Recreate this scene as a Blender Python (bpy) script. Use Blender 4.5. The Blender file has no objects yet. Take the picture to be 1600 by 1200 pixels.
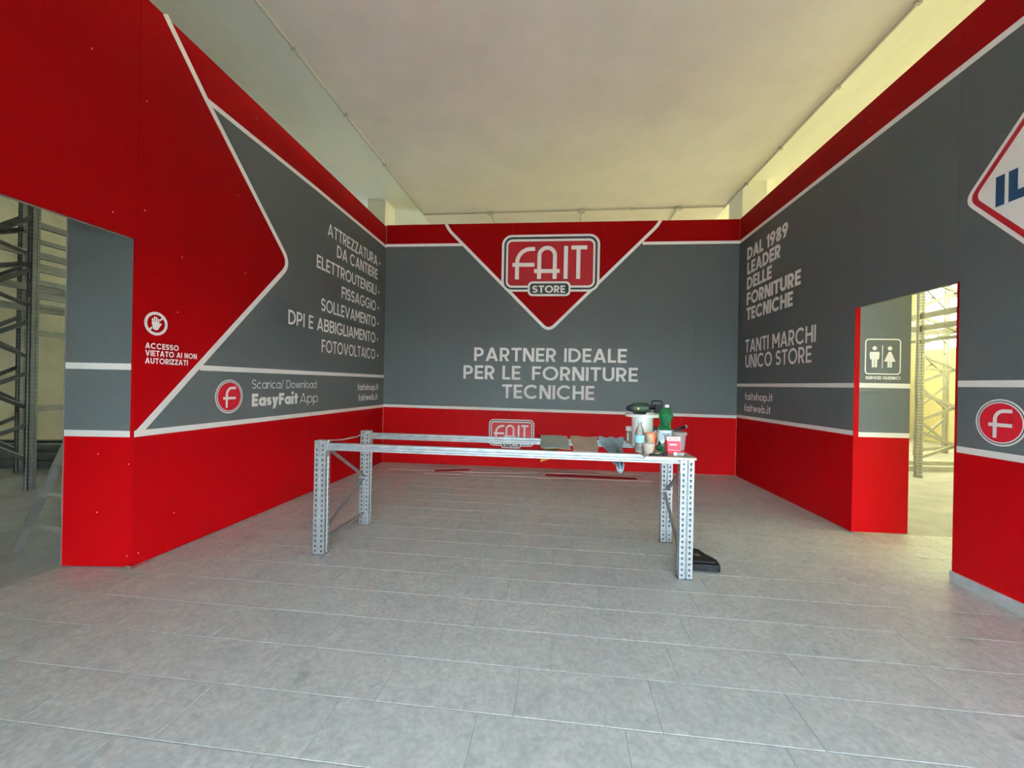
import bpy, bmesh, math, random
from mathutils import Vector, Matrix
random.seed(7)
S = bpy.context.scene
COL = S.collection
PI = math.pi
R = math.radians

# ------------------------------------------------------------------ camera, sky, sun, exposure
EYE = 1.38
FPX = 639.14
ROLL = R(1.0913)
cam_data = bpy.data.cameras.new('camera')
cam_data.sensor_width = 36
cam_data.lens = FPX / 1600 * 36
cam_data.clip_start = .02
cam = bpy.data.objects.new('camera', cam_data)
COL.objects.link(cam)
_c, _s = math.cos(ROLL), math.sin(ROLL)
cam.matrix_world = Matrix(((_c, -_s, 0, 0), (0, 0, -1, 0), (_s, _c, 0, EYE), (0, 0, 0, 1)))
S.camera = cam

AX = R(6.3)                                    # the building's axes are turned by this much
U = Vector((math.cos(AX), -math.sin(AX), 0))   # to the right
V = Vector((math.sin(AX), math.cos(AX), 0))    # away from the camera


def UV(u, v, z=0):
    p = U * u + V * v
    return Vector((p.x, p.y, z))


world = bpy.data.worlds.new('sky')
S.world = world
world.use_nodes = True
nt = world.node_tree
bg = nt.nodes['Background']
bg.inputs[0].default_value = (.72, .90, 1, 1)
bg.inputs[1].default_value = 54.0

sun_data = bpy.data.lights.new('sun', 'SUN')
sun_data.energy = 48
sun_data.color = (1, .78, .42)
sun_data.angle = R(1.5)
sun = bpy.data.objects.new('sun', sun_data)
COL.objects.link(sun)
sd = (U * -.80 + V * -.25 + Vector((0, 0, -.62))).normalized()
sun.rotation_euler = sd.to_track_quat('-Z', 'Y').to_euler()
sun.location = (9, 4, 8)


def portal(name, loc, w, h, direction):
    l = bpy.data.lights.new(name, 'AREA')
    l.shape = 'RECTANGLE'
    l.size, l.size_y = w, h
    l.cycles.is_portal = True
    o = bpy.data.objects.new(name, l)
    COL.objects.link(o)
    o.location = loc
    o.rotation_euler = Vector(direction).to_track_quat('-Z', 'Y').to_euler()
    return o


FRONT_V = -1.35
portal('daylight_front', UV(.95, FRONT_V - .06, 1.1), 5.1, 2.15, V)
portal('daylight_right', UV(10.7, 6.2, 3.6), 14.2, 2.2, -U)
portal('daylight_left', UV(-9.85, 10.4, 3.5), 3.6, 2.2, U)

S.view_settings.view_transform = 'Standard'
S.view_settings.look = 'None'
S.view_settings.gamma = 1
S.view_settings.use_curve_mapping = False
S.view_settings.exposure = 0.0
S.cycles.max_bounces = 12
S.cycles.diffuse_bounces = 8
S.cycles.sample_clamp_indirect = 8


# ------------------------------------------------------------------ materials
def material(name, color, rough=.5, metal=0.0, spec=.5, noise=None, noise_amt=.1, bump=0.0, scale2=None,
             vary=0.0, trans=0.0, alpha=1.0, ior=1.45, stretch=None):
    m = bpy.data.materials.new(name)
    m.use_nodes = True
    n, l = m.node_tree.nodes, m.node_tree.links
    b = n['Principled BSDF']
    b.inputs['Base Color'].default_value = (*color, 1)
    b.inputs['Roughness'].default_value = rough
    b.inputs['Metallic'].default_value = metal
    b.inputs['Specular IOR Level'].default_value = spec
    b.inputs['Transmission Weight'].default_value = trans
    b.inputs['IOR'].default_value = ior
    b.inputs['Alpha'].default_value = alpha
    out = None
    if noise:
        tc = n.new('ShaderNodeTexCoord')
        mp = n.new('ShaderNodeMapping')
        if stretch:
            mp.inputs['Scale'].default_value = stretch
        nz = n.new('ShaderNodeTexNoise')
        nz.inputs['Scale'].default_value = noise
        nz.inputs['Detail'].default_value = 7
        nz.inputs['Roughness'].default_value = .62
        l.new(tc.outputs['Object'], mp.inputs[0])
        l.new(mp.outputs[0], nz.inputs['Vector'])
        rp = n.new('ShaderNodeValToRGB')
        rp.color_ramp.elements[0].position = .32
        rp.color_ramp.elements[1].position = .68
        a = noise_amt
        rp.color_ramp.elements[0].color = (*[max(0, c * (1 - a)) for c in color], 1)
        rp.color_ramp.elements[1].color = (*[min(1, c * (1 + a)) for c in color], 1)
        l.new(nz.outputs[0], rp.inputs[0])
        out = rp.outputs[0]
        if bump:
            bp = n.new('ShaderNodeBump')
            bp.inputs['Strength'].default_value = bump
            bp.inputs['Distance'].default_value = .01
            l.new(nz.outputs[0], bp.inputs['Height'])
            l.new(bp.outputs[0], b.inputs['Normal'])
    if vary and out is not None:
        oi = n.new('ShaderNodeObjectInfo')
        mr = n.new('ShaderNodeMapRange')
        mr.inputs['To Min'].default_value = 1 - vary
        mr.inputs['To Max'].default_value = 1 + vary
        l.new(oi.outputs['Random'], mr.inputs['Value'])
        vm = n.new('ShaderNodeVectorMath')
        vm.operation = 'SCALE'
        l.new(out, vm.inputs[0])
        l.new(mr.outputs[0], vm.inputs['Scale'])
        out = vm.outputs[0]
    if out is not None:
        l.new(out, b.inputs['Base Color'])
    return m


M = {}
SEAM = .0006
M['red'] = material('red_laminate', (.22, .0, .001), .6, spec=.06, noise=1.5, noise_amt=.04)
M['grey'] = material('grey_film', (.105, .118, .117), .5, spec=.28, noise=60, noise_amt=.10, bump=.04)
M['white'] = material('white_film', (.90, .88, .86), .5, spec=.3, noise=8, noise_amt=.02)
M['slate'] = material('slate_film', (.045, .066, .07), .5, spec=.3, noise=20, noise_amt=.05)
M['logo_red'] = material('logo_red_film', (.34, .004, .012), .45, spec=.3, noise=20, noise_amt=.04)
M['blue'] = material('blue_film', (.018, .06, .125), .5, spec=.3, noise=20, noise_amt=.05)
M['board'] = material('backing_board', (.32, .29, .25), .8, noise=6, noise_amt=.1)
M['edge'] = material('panel_edge', (.62, .50, .48), .6, noise=20, noise_amt=.05)
M['plaster'] = material('ceiling_plaster', (.78, .71, .68), .9, spec=.1, noise=1.3, noise_amt=.05, bump=.15)
M['plaster_side'] = material('side_plaster', (.88, .87, .78), .9, spec=.1, noise=1.6, noise_amt=.06, bump=.4, stretch=(1, .3, 1))
M['cream'] = material('cream_wall', (.76, .69, .42), .9, spec=.1, noise=2, noise_amt=.06, bump=.1)
M['drab'] = material('drab_wall', (.52, .51, .42), .9, spec=.1, noise=1.5, noise_amt=.14, bump=.1)
M['column'] = material('white_column', (.78, .77, .70), .9, spec=.1, noise=2, noise_amt=.04)
M['concrete'] = material('concrete_floor', (.36, .36, .34), .7, noise=1.8, noise_amt=.22, bump=.1)
M['asphalt'] = material('yard_asphalt', (.13, .13, .125), .9, noise=3, noise_amt=.15)
M['grout'] = material('grout', (.40, .41, .41), .9, noise=8, noise_amt=.06)
M['steel'] = material('galvanised_steel', (.47, .50, .51), .5, metal=.7, noise=14, noise_amt=.2, stretch=(1, 1, 2))
M['steel_dull'] = material('dull_galvanised_steel', (.30, .31, .32), .5, metal=.6, noise=14, noise_amt=.15)
M['steel_hole'] = material('slot_shadow', (.05, .055, .06), .8, noise=14, noise_amt=.1)
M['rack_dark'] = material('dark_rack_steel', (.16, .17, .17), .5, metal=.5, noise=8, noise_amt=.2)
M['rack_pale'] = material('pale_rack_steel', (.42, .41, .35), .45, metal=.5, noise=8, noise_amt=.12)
M['alu'] = material('aluminium', (.72, .73, .73), .35, metal=.8, noise=8, noise_amt=.1)
M['pvc'] = material('pale_pvc_conduit', (.47, .45, .40), .6, noise=5, noise_amt=.08)
M['laminate'] = material('grey_worktop', (.40, .385, .36), .5, noise=9, noise_amt=.12, stretch=(1, 8, 1))
M['pale_wood'] = material('pale_board_edge', (.70, .60, .48), .6, noise=14, noise_amt=.1)
M['black'] = material('black_plastic', (.006, .006, .007), .5, spec=.15, noise=40, noise_amt=.2, bump=.05)
M['dark_green'] = material('dark_green_plastic', (.012, .022, .010), .45, spec=.25, noise=30, noise_amt=.2)
M['yellow'] = material('yellow_plastic', (.75, .72, .22), .4, noise=20, noise_amt=.05)
M['white_plastic'] = material('white_plastic', (.80, .81, .77), .4, noise=20, noise_amt=.03)
M['green_pet'] = material('green_bottle_plastic', (.03, .36, .14), .12, trans=.85, ior=1.3, noise=14, noise_amt=.5, bump=.6)
M['clear_pet'] = material('clear_bottle_plastic', (.9, .95, .96), .08, trans=.9, ior=1.2, noise=10, noise_amt=.02, bump=.25)
M['tub'] = material('translucent_tub_plastic', (.72, .68, .68), .25, trans=.5, ior=1.3, noise=10, noise_amt=.08)
M['label_blue'] = material('blue_paper_label', (.30, .66, .86), .5, noise=30, noise_amt=.25)
M['label_pale'] = material('pale_paper_label', (.62, .76, .84), .5, noise=26, noise_amt=.25)
M['ink'] = material('dark_ink', (.05, .07, .13), .6, noise=30, noise_amt=.1)
M['paper_red'] = material('red_carton', (.72, .015, .04), .5, noise=20, noise_amt=.06)
M['orange'] = material('orange_card', (.70, .16, .06), .6, noise=20, noise_amt=.1)
M['kraft'] = material('kraft_card', (.52, .40, .27), .75, noise=20, noise_amt=.1)
M['beige_cup'] = material('beige_cup_card', (.56, .47, .40), .6, noise=18, noise_amt=.1)
M['cloth_green'] = material('grey_green_cloth', (.36, .44, .40), .95, spec=.1, noise=60, noise_amt=.14, bump=.4)
M['cloth_tan'] = material('tan_cloth', (.46, .37, .30), .95, spec=.1, noise=60, noise_amt=.14, bump=.4)
M['cloth_blue'] = material('dusty_blue_cloth', (.25, .34, .38), .95, spec=.1, noise=40, noise_amt=.18, bump=.4)
M['amber'] = material('amber_cloth', (.75, .40, .06), .8, noise=20, noise_amt=.1)
M['strip_white'] = material('white_offcut', (.86, .80, .76), .5, noise=20, noise_amt=.06)
M['strip_grey'] = material('grey_offcut', (.42, .38, .37), .5, noise=20, noise_amt=.08)
M['glass'] = material('window_glass', (1, 1, 1), .02, trans=1, ior=1.02, noise=2, noise_amt=.01)
M['glass_warm'] = material('warm_tinted_glass', (.70, .585, .32), .02, trans=1, ior=1.02, noise=2, noise_amt=.01)  # tint added to turn the incoming daylight yellow and dimmer
M['frame'] = material('window_frame_paint', (.42, .43, .42), .5, noise=9, noise_amt=.06)
M['brown_wood'] = material('brown_box_card', (.22, .15, .11), .6, noise=20, noise_amt=.15)
M['plinth'] = material('tile_skirting', (.48, .50, .50), .5, noise=12, noise_amt=.14)


def tile_material():
    m = bpy.data.materials.new('stone_tile')
    m.use_nodes = True
    n, l = m.node_tree.nodes, m.node_tree.links
    b = n['Principled BSDF']
    geo = n.new('ShaderNodeNewGeometry')
    oi = n.new('ShaderNodeObjectInfo')
    off = n.new('ShaderNodeVectorMath'); off.operation = 'SCALE'
    cmb = n.new('ShaderNodeCombineXYZ')
    l.new(oi.outputs['Random'], cmb.inputs[0]); l.new(oi.outputs['Random'], cmb.inputs[2])
    off.inputs['Scale'].default_value = 37
    l.new(cmb.outputs[0], off.inputs[0])
    add = n.new('ShaderNodeVectorMath'); add.operation = 'ADD'
    l.new(geo.outputs['Position'], add.inputs[0]); l.new(off.outputs[0], add.inputs[1])
    n1 = n.new('ShaderNodeTexNoise'); n1.inputs['Scale'].default_value = 6; n1.inputs['Detail'].default_value = 9; n1.inputs['Roughness'].default_value = .68
    n1.inputs['Distortion'].default_value = .8
    n2 = n.new('ShaderNodeTexNoise'); n2.inputs['Scale'].default_value = 38; n2.inputs['Detail'].default_value = 5; n2.inputs['Roughness'].default_value = .7
    for q in (n1, n2):
        l.new(add.outputs[0], q.inputs['Vector'])
    r1 = n.new('ShaderNodeValToRGB')
    e = r1.color_ramp.elements
    e[0].position = .30; e[0].color = (.43, .465, .475, 1)
    e[1].position = .72; e[1].color = (.585, .61, .615, 1)
    l.new(n1.outputs[0], r1.inputs[0])
    r2 = n.new('ShaderNodeValToRGB')
    e = r2.color_ramp.elements
    e[0].position = .34; e[0].color = (.83, .83, .83, 1)
    e[1].position = .66; e[1].color = (1.17, 1.17, 1.17, 1)
    l.new(n2.outputs[0], r2.inputs[0])
    mul = n.new('ShaderNodeVectorMath'); mul.operation = 'MULTIPLY'
    l.new(r1.outputs[0], mul.inputs[0]); l.new(r2.outputs[0], mul.inputs[1])
    # a few dark scuffs
    vo = n.new('ShaderNodeTexNoise'); vo.inputs['Scale'].default_value = 4.5; vo.inputs['Detail'].default_value = 3
    l.new(geo.outputs['Position'], vo.inputs['Vector'])
    r3 = n.new('ShaderNodeValToRGB')
    e = r3.color_ramp.elements
    e[0].position = .66; e[0].color = (1, 1, 1, 1)
    e[1].position = .74; e[1].color = (.70, .72, .72, 1)
    l.new(vo.outputs[0], r3.inputs[0])
    mu2 = n.new('ShaderNodeVectorMath'); mu2.operation = 'MULTIPLY'
    l.new(mul.outputs[0], mu2.inputs[0]); l.new(r3.outputs[0], mu2.inputs[1])
    mr = n.new('ShaderNodeMapRange'); mr.inputs['To Min'].default_value = .965; mr.inputs['To Max'].default_value = 1.035
    l.new(oi.outputs['Random'], mr.inputs['Value'])
    sc = n.new('ShaderNodeVectorMath'); sc.operation = 'SCALE'
    l.new(mu2.outputs[0], sc.inputs[0]); l.new(mr.outputs[0], sc.inputs['Scale'])
    l.new(sc.outputs[0], b.inputs['Base Color'])
    b.inputs['Roughness'].default_value = .46
    b.inputs['Specular IOR Level'].default_value = .4
    bp = n.new('ShaderNodeBump'); bp.inputs['Strength'].default_value = .12; bp.inputs['Distance'].default_value = .004
    l.new(n1.outputs[0], bp.inputs['Height']); l.new(bp.outputs[0], b.inputs['Normal'])
    return m


M['tile'] = tile_material()


# ------------------------------------------------------------------ mesh helpers
class MB:
    def __init__(self):
        self.v = []; self.f = []; self.mi = []; self.mats = []; self.cur = 0

    def mat(self, m):
        if m not in self.mats:
            self.mats.append(m)
        self.cur = self.mats.index(m)
        return self

    def face(self, pts):
        b = len(self.v)
        self.v += [tuple(p) for p in pts]
        self.f.append(tuple(range(b, b + len(pts)))); self.mi.append(self.cur)
        return self

    def raw(self, verts, faces):
        b = len(self.v)
        self.v += [tuple(p) for p in verts]
        for f in faces:
            self.f.append(tuple(i + b for i in f)); self.mi.append(self.cur)
        return self

    def hexa(self, p):           # p: 4 bottom, 4 top, both counter-clockwise from above
        return self.raw(p, [(3, 2, 1, 0), (4, 5, 6, 7), (0, 1, 5, 4), (1, 2, 6, 5), (2, 3, 7, 6), (3, 0, 4, 7)])

    def box(self, x0, x1, y0, y1, z0, z1):
        return self.hexa([(x0, y0, z0), (x1, y0, z0), (x1, y1, z0), (x0, y1, z0),
                          (x0, y0, z1), (x1, y0, z1), (x1, y1, z1), (x0, y1, z1)])

    def prism(self, poly, fn0, fn1):
        """poly: 2D points counter-clockwise; fn0/fn1 map a 2D point to 3D for both caps"""
        n = len(poly)
        vs = [fn0(p) for p in poly] + [fn1(p) for p in poly]
        fs = [tuple(reversed(range(n))), tuple(range(n, 2 * n))]
        fs += [(i, (i + 1) % n, n + (i + 1) % n, n + i) for i in range(n)]
        return self.raw(vs, fs)

    def bar(self, a, b, w, h, up=(0, 0, 1)):
        """box section from a to b, w sideways, h along up"""
        a, b = Vector(a), Vector(b)
        d = (b - a).normalized()
        s = d.cross(Vector(up))
        if s.length < 1e-4:
            s = d.cross(Vector((1, 0, 0)))
        s.normalize()
        t = s.cross(d).normalized()
        s = s * w / 2; t = t * h / 2
        return self.raw([a - s - t, a + s - t, a + s + t, a - s + t, b - s - t, b + s - t, b + s + t, b - s + t],
                        [(3, 2, 1, 0), (4, 5, 6, 7), (0, 1, 5, 4), (1, 2, 6, 5), (2, 3, 7, 6), (3, 0, 4, 7)])

    def tube(self, pts, r, n=10, cap=True):
        pts = [Vector(p) for p in pts]
        rs = r if isinstance(r, (list, tuple)) else [r] * len(pts)
        base = len(self.v)
        side = None
        for i, p in enumerate(pts):
            d = (pts[min(i + 1, len(pts) - 1)] - pts[max(i - 1, 0)]).normalized()
            if side is None:
                side = d.cross(Vector((0, 0, 1)))
                if side.length < 1e-3:
                    side = d.cross(Vector((1, 0, 0)))
            side = (side - d * side.dot(d)).normalized()
            t = d.cross(side)
            for k in range(n):
                a = 2 * PI * k / n
                self.v.append(tuple(p + (side * math.cos(a) + t * math.sin(a)) * rs[i]))
        for i in range(len(pts) - 1):
            for k in range(n):
                a = base + i * n + k; b = base + i * n + (k + 1) % n
                self.f.append((a, b, b + n, a + n)); self.mi.append(self.cur)
        if cap:
            self.f.append(tuple(reversed(range(base, base + n)))); self.mi.append(self.cur)
            self.f.append(tuple(range(base + (len(pts) - 1) * n, base + len(pts) * n))); self.mi.append(self.cur)
        return self

    def lathe(self, prof, n=28, cx=0, cy=0, open_top=False, shear=(0, 0)):
        """prof: (radius, z) from the bottom up"""
        base = len(self.v)
        for r, z in prof:
            for k in range(n):
                a = 2 * PI * k / n
                self.v.append((cx + r * math.cos(a) + shear[0] * z, cy + r * math.sin(a) + shear[1] * z, z))
        for i in range(len(prof) - 1):
            for k in range(n):
                a = base + i * n + k; b = base + i * n + (k + 1) % n
                self.f.append((a, b, b + n, a + n)); self.mi.append(self.cur)
        self.f.append(tuple(reversed(range(base, base + n)))); self.mi.append(self.cur)
        if not open_top:
            self.f.append(tuple(range(base + (len(prof) - 1) * n, base + len(prof) * n))); self.mi.append(self.cur)
        return self

    def mesh(self, name, smooth=False):
        me = bpy.data.meshes.new(name)
        me.from_pydata(self.v, [], self.f)
        for m in self.mats:
            me.materials.append(m)
        me.polygons.foreach_set('material_index', self.mi)
        me.validate()
        if smooth:
            me.polygons.foreach_set('use_smooth', [True] * len(me.polygons))
            me.set_sharp_from_angle(angle=R(38))
        me.update()
        return me


def mb(m=None):
    b = MB()
    if m:
        b.mat(M[m])
    return b


def obj(name, b, parent=None, smooth=False, loc=None, rz=None):
    o = bpy.data.objects.new(name, b.mesh(name, smooth) if isinstance(b, MB) else b)
    COL.objects.link(o)
    if parent:
        o.parent = parent
    if loc is not None:
        o.location = loc
    if rz is not None:
        o.rotation_euler = (0, 0, rz)
    return o


def bevel(o, w=.002, seg=2):
    m = o.modifiers.new('bevel', 'BEVEL')
    m.width = w; m.segments = seg; m.limit_method = 'ANGLE'; m.angle_limit = R(35)
    return o


def tag(o, label, cat=None, group=None, kind=None):
    o['label'] = label
    if cat: o['category'] = cat
    if group: o['group'] = group
    if kind: o['kind'] = kind
    return o


def root(name, loc, rz, label, cat, group=None, kind=None):
    o = bpy.data.objects.new(name, None)
    COL.objects.link(o)
    o.empty_display_size = .1
    o.location = loc
    o.rotation_euler = (0, 0, rz)
    return tag(o, label, cat, group, kind)


# measuring: direction of a point of the photograph, and where it meets a height or a wall
def ray(x, y):
    a, b = (x - 800) / FPX, (y - 600) / FPX
    return Vector((_c * a + _s * b, 1.0, _s * a - _c * b))


def at(x, y, z=0.0):
    d = ray(x, y)
    k = (z - EYE) / d.z
    return Vector((d.x * k, d.y * k, z))


class Wall:
    """vertical plane from a to b; s runs left to right as seen from the room"""
    def __init__(self, a, b):
        self.a = Vector((a[0], a[1], 0)); self.b = Vector((b[0], b[1], 0))
        self.len = (self.b - self.a).length
        self.t = (self.b - self.a).normalized()
        self.n = Vector((self.t.y, -self.t.x, 0))
        self.rz = math.atan2(self.t.y, self.t.x)

    def on(self, x, y):
        d = ray(x, y)
        k = self.a.dot(self.n) / d.dot(self.n)
        p = d * k
        return ((p - self.a).dot(self.t), EYE + p.z)

    def p(self, s, out=0.0, z=0.0):
        q = self.a + self.t * s + self.n * out
        return Vector((q.x, q.y, z))


LF = (-2.7218, 2.9464); LB = (-2.1818, 6.9508); RB = (3.5328, 6.4204); RK = (3.3228, 3.9745)
R2 = (3.8303, 3.9334); LJ = (-3.2191, 2.9458)
WL = Wall(LF, LB); WB = Wall(LB, RB); WR = Wall(RB, RK); JL = Wall(LJ, LF); JR = Wall(RK, R2)
GAP = .010                      # the panels stop just above the floor


# ------------------------------------------------------------------ flat prints on the wall panels (local x along, z up)
def clip(poly, keep):
    out = []
    n = len(poly)
    for i in range(n):
        p, q = poly[i], poly[(i + 1) % n]
        a, b = keep(p), keep(q)
        if a >= 0:
            out.append(p)
        if (a < 0) != (b < 0):
            t = a / (a - b)
            out.append((p[0] + (q[0] - p[0]) * t, p[1] + (q[1] - p[1]) * t))
    return out


def arc(cx, cz, rx, rz, a0, a1, n=12):
    return [(cx + rx * math.cos(R(a0 + (a1 - a0) * i / n)), cz + rz * math.sin(R(a0 + (a1 - a0) * i / n))) for i in range(n + 1)]


def round_poly(pts, rads, n=7):
    out = []
    m = len(pts)
    for i in range(m):
        p = Vector(pts[i]); a = Vector(pts[i - 1]); b = Vector(pts[(i + 1) % m])
        r = rads[i] if isinstance(rads, (list, tuple)) else rads
        if r <= 0:
            out.append(tuple(p)); continue
        u = (a - p).normalized(); w = (b - p).normalized()
        for k in range(n + 1):
            t = k / n
            out.append(tuple(p + u * r * (1 - t) ** 2 + w * r * t ** 2))
    return out


def offset_path(pts, d, closed):
    n = len(pts); out = []
    for i in range(n):
        p = Vector(pts[i])
        a = Vector(pts[i - 1]) if (i or closed) else None
        b = Vector(pts[(i + 1) % n]) if (i < n - 1 or closed) else None
        n1 = n2 = None
        if a is not None and (p - a).length > 1e-9:
            q = (p - a).normalized(); n1 = Vector((-q.y, q.x))
        if b is not None and (b - p).length > 1e-9:
            q = (b - p).normalized(); n2 = Vector((-q.y, q.x))
        n1 = n1 or n2; n2 = n2 or n1
        m = (n1 + n2)
        if m.length < 1e-6: m = n1
        m.normalize()
        k = min(2.2, 1 / max(.3, m.dot(n1)))
        out.append(tuple(p + m * d * k))
    return out


def ribbon(pts, w, closed=False):
    """quads of a stroke of width w along pts"""
    l = offset_path(pts, w / 2, closed); r = offset_path(pts, -w / 2, closed)
    n = len(pts)
    return [[l[i], r[i], r[(i + 1) % n], l[(i + 1) % n]] for i in range(n if closed else n - 1)]


class Print:
    """a thin printed film on a wall"""
    def __init__(self, m, off):
        self.b = mb(m); self.off = off; self.k = 0

    def poly(self, pts, lift=0.0):
        y = -(self.off + lift)
        ar = sum(pts[i][0] * pts[(i + 1) % len(pts)][1] - pts[(i + 1) % len(pts)][0] * pts[i][1] for i in range(len(pts)))
        q = pts if ar > 0 else list(reversed(pts))
        if abs(ar) > 1e-9:
            self.b.face([(p[0], y, p[1]) for p in q])

    def stroke(self, pts, w, closed=False, lift=0.0, cuts=None):
        for q in ribbon(pts, w, closed):
            if cuts:
                for a, c in cuts:
                    z = clip(clip(q, lambda p: p[0] - a), lambda p: c - p[0])
                    if len(z) > 2: self.poly(z, lift)
            else:
                self.poly(q, lift)

    def fill(self, pts, cuts):
        """polygon (may be concave) cut along the panel seams"""
        for a, c in cuts:
            bm = bmesh.new()
            vs = [bm.verts.new((p[0], -self.off, p[1])) for p in pts]
            f = bm.faces.new(vs)
            f.normal_update()
            bmesh.ops.triangulate(bm, faces=[f])
            for x, s in ((a, -1), (c, 1)):
                bmesh.ops.bisect_plane(bm, geom=bm.verts[:] + bm.edges[:] + bm.faces[:], plane_co=(x, 0, 0), plane_no=(s, 0, 0), clear_outer=True)
            for f in bm.faces:
                self.poly([(v.co.x, v.co.z) for v in f.verts])
            bm.free()

    def done(self, name, parent, label=None):
        o = obj(name, self.b, parent)
        if label: o['label'] = label
        return o


# ---- lettering: a geometric sans drawn with strokes. Each glyph gives (advance, list of polygons) for cap height 1
def glyph(ch, w):
    h = w / 2
    P = []

    def rect(x0, y0, x1, y1): P.append([(x0, y0), (x1, y0), (x1, y1), (x0, y1)])
    def st(pts, closed=False): P.extend(ribbon(pts, w, closed))

    def dg(x0, y0, x1, y1, k=None):
        L = math.hypot(x1 - x0, y1 - y0)
        k = k or h * L / abs(y1 - y0)
        P.append([(x0 - k, y0), (x0 + k, y0), (x1 + k, y1), (x1 - k, y1)])
    X = .70                                            # x-height
    if ch == ' ': return .30, P
    if ch == 'A':
        W = .84; k = h * 1.08
        dg(k, 0, W / 2, 1, k); dg(W - k, 0, W / 2, 1, k); rect(.2, .2, W - .2, .2 + w * .9); return W, P
    if ch in 'BPR':
        W = .66 if ch == 'B' else .64
        rect(0, 0, w, 1)
        j = .53 if ch == 'B' else .42
        r = (1 - h - j) / 2
        st([(h, 1 - h), (W - r - h, 1 - h)] + arc(W - r - h, j + r, r, r, 90, -90, 8)[1:] + [(h, j)])
        if ch == 'B':
            r = (j - h) / 2
            st([(h, j), (W - r - h + .02, j)] + arc(W - r - h + .02, h + r, r, r, 90, -90, 8)[1:] + [(h, h)])
        if ch == 'R':
            dg(W - w * .62, 0, W * .50, .44)
        return W + .02, P
    if ch in 'OQ':
        W = 1.0
        st(arc(W / 2, .5, W / 2 - h, .5 - h + .012, 0, 360, 28)[:-1], True); return W, P
    if ch == 'C':
        W = .94; st(arc(.5, .5, .5 - h, .5 - h + .012, 42, 318, 22)); return W - .02, P
    if ch == 'G':
        W = .98; st(arc(.5, .5, .5 - h, .5 - h + .012, 42, 352, 24)); rect(.52, .5 - w * .62, 1 - h * .3, .5 + w * .28); return W, P
    if ch == 'D':
        W = .80; r = .5 - h
        rect(0, 0, w, 1); st([(h, 1 - h), (W - r - h, 1 - h)] + arc(W - r - h, .5, r, r, 90, -90, 14)[1:] + [(h, h)]); return W, P
    if ch in 'EF':
        W = .56; rect(0, 0, w, 1); rect(w, 1 - w, W, 1); rect(w, .5 - h * .95, W - .04, .5 + h * .95)
        if ch == 'E': rect(w, 0, W, w)
        return W, P
    if ch == 'L':
        rect(0, 0, w, 1); rect(w, 0, .52, w); return .52, P
    if ch == 'T':
        W = .66; rect(0, 1 - w, W, 1); rect(W / 2 - h, 0, W / 2 + h, 1 - w); return W, P
    if ch == 'I':
        rect(0, 0, w, 1); return w, P
    if ch == 'H':
        W = .72; rect(0, 0, w, 1); rect(W - w, 0, W, 1); rect(w, .5 - h, W - w, .5 + h); return W, P
    if ch == 'N':
        W = .74; rect(0, 0, w, 1); rect(W - w, 0, W, 1)
        k = h * 1.25; dg(W - k, 0, k, 1, k); return W, P
    if ch == 'M':
        W = .90; rect(0, 0, w, 1); rect(W - w, 0, W, 1)
        k = h * 1.2; dg(W / 2, .30, k, 1, k); dg(W / 2, .30, W - k, 1, k); return W, P
    if ch == 'S':
        W = .64; ry = (1 - w) / 4 + .004
        st(arc(W / 2, 1 - h - ry, W / 2 - h, ry, 22, 270, 14)[:-1] + arc(W / 2, h + ry, W / 2 - h, ry, 90, -158, 14)); return W, P
    if ch == 'U':
        W = .72; r = W / 2 - h; st([(h, 1), (h, r + h)] + arc(W / 2, r + h, r, r, 180, 360, 12)[1:] + [(W - h, 1)]); return W, P
    if ch == 'V':
        W = .84; k = h * 1.08; dg(W / 2, 0, k, 1, k); dg(W / 2, 0, W - k, 1, k); return W, P
    if ch == 'Z':
        W = .64; rect(0, 1 - w, W, 1); rect(0, 0, W, w); k = h * 1.3; dg(k, w * .6, W - k, 1 - w * .6, k); return W, P
    if ch == '1':
        rect(.14, 0, .14 + w, 1); P.append([(.0, .80), (.0, .80 - w * .8), (.16, .98 - w * .9), (.16, 1)]); return .14 + w, P
    if ch == '8':
        W = .64; st(arc(W / 2, .745, W / 2 - h - .03, .255 - h, 0, 360, 18)[:-1], True); st(arc(W / 2, .275, W / 2 - h, .275 - h, 0, 360, 18)[:-1], True); return W, P
    if ch == '9':
        W = .66; r = .33 - h
        st(arc(.33, 1 - .33, r, r, 0, 360, 20)[:-1], True); dg(.24, 0, .33 + r * .86, .56, h * 1.2); return W, P
    if ch == '/':
        dg(.06, -.06, .34, 1.02, h); return .40, P
    if ch == '.':
        rect(0, 0, w * 1.1, w * 1.1); return w * 1.1, P
    # lower case
    r = X / 2 - h; d = X / 2
    if ch in 'abdgopq':
        o = arc(d, d, r, r + .01, 0, 360, 22)[:-1]
        st(o, True)
        if ch == 'a': rect(X - w, 0, X, X)
        if ch == 'd': rect(X - w, 0, X, 1.04)
        if ch == 'b': rect(0, 0, w, 1.04)
        if ch == 'p': rect(0, -.28, w, X)
        if ch in 'gq': rect(X - w, -.28, X, X)
        return X, P
    if ch == 'c': st(arc(d, d, r, r + .01, 45, 315, 18)); return X - .06, P
    if ch == 'e': st(arc(d, d, r, r + .01, -40, -360, 20)); rect(h, d - h * .8, X - h, d + h * .8); return X, P
    if ch == 's':
        W = .48; ry = (X - w) / 4 + .003
        st(arc(W / 2, X - h - ry, W / 2 - h, ry, 20, 270, 10)[:-1] + arc(W / 2, h + ry, W / 2 - h, ry, 90, -160, 10)); return W, P
    if ch == 'r':
        rect(0, 0, w, X); st(arc(.36, X - h - .22, .36 - h, .22, 170, 88, 8)); return .38, P
    if ch == 'i': rect(0, 0, w, X); rect(0, .84, w, .84 + w * 1.05); return w, P
    if ch == 'l': rect(0, 0, w, 1.04); return w, P
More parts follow.
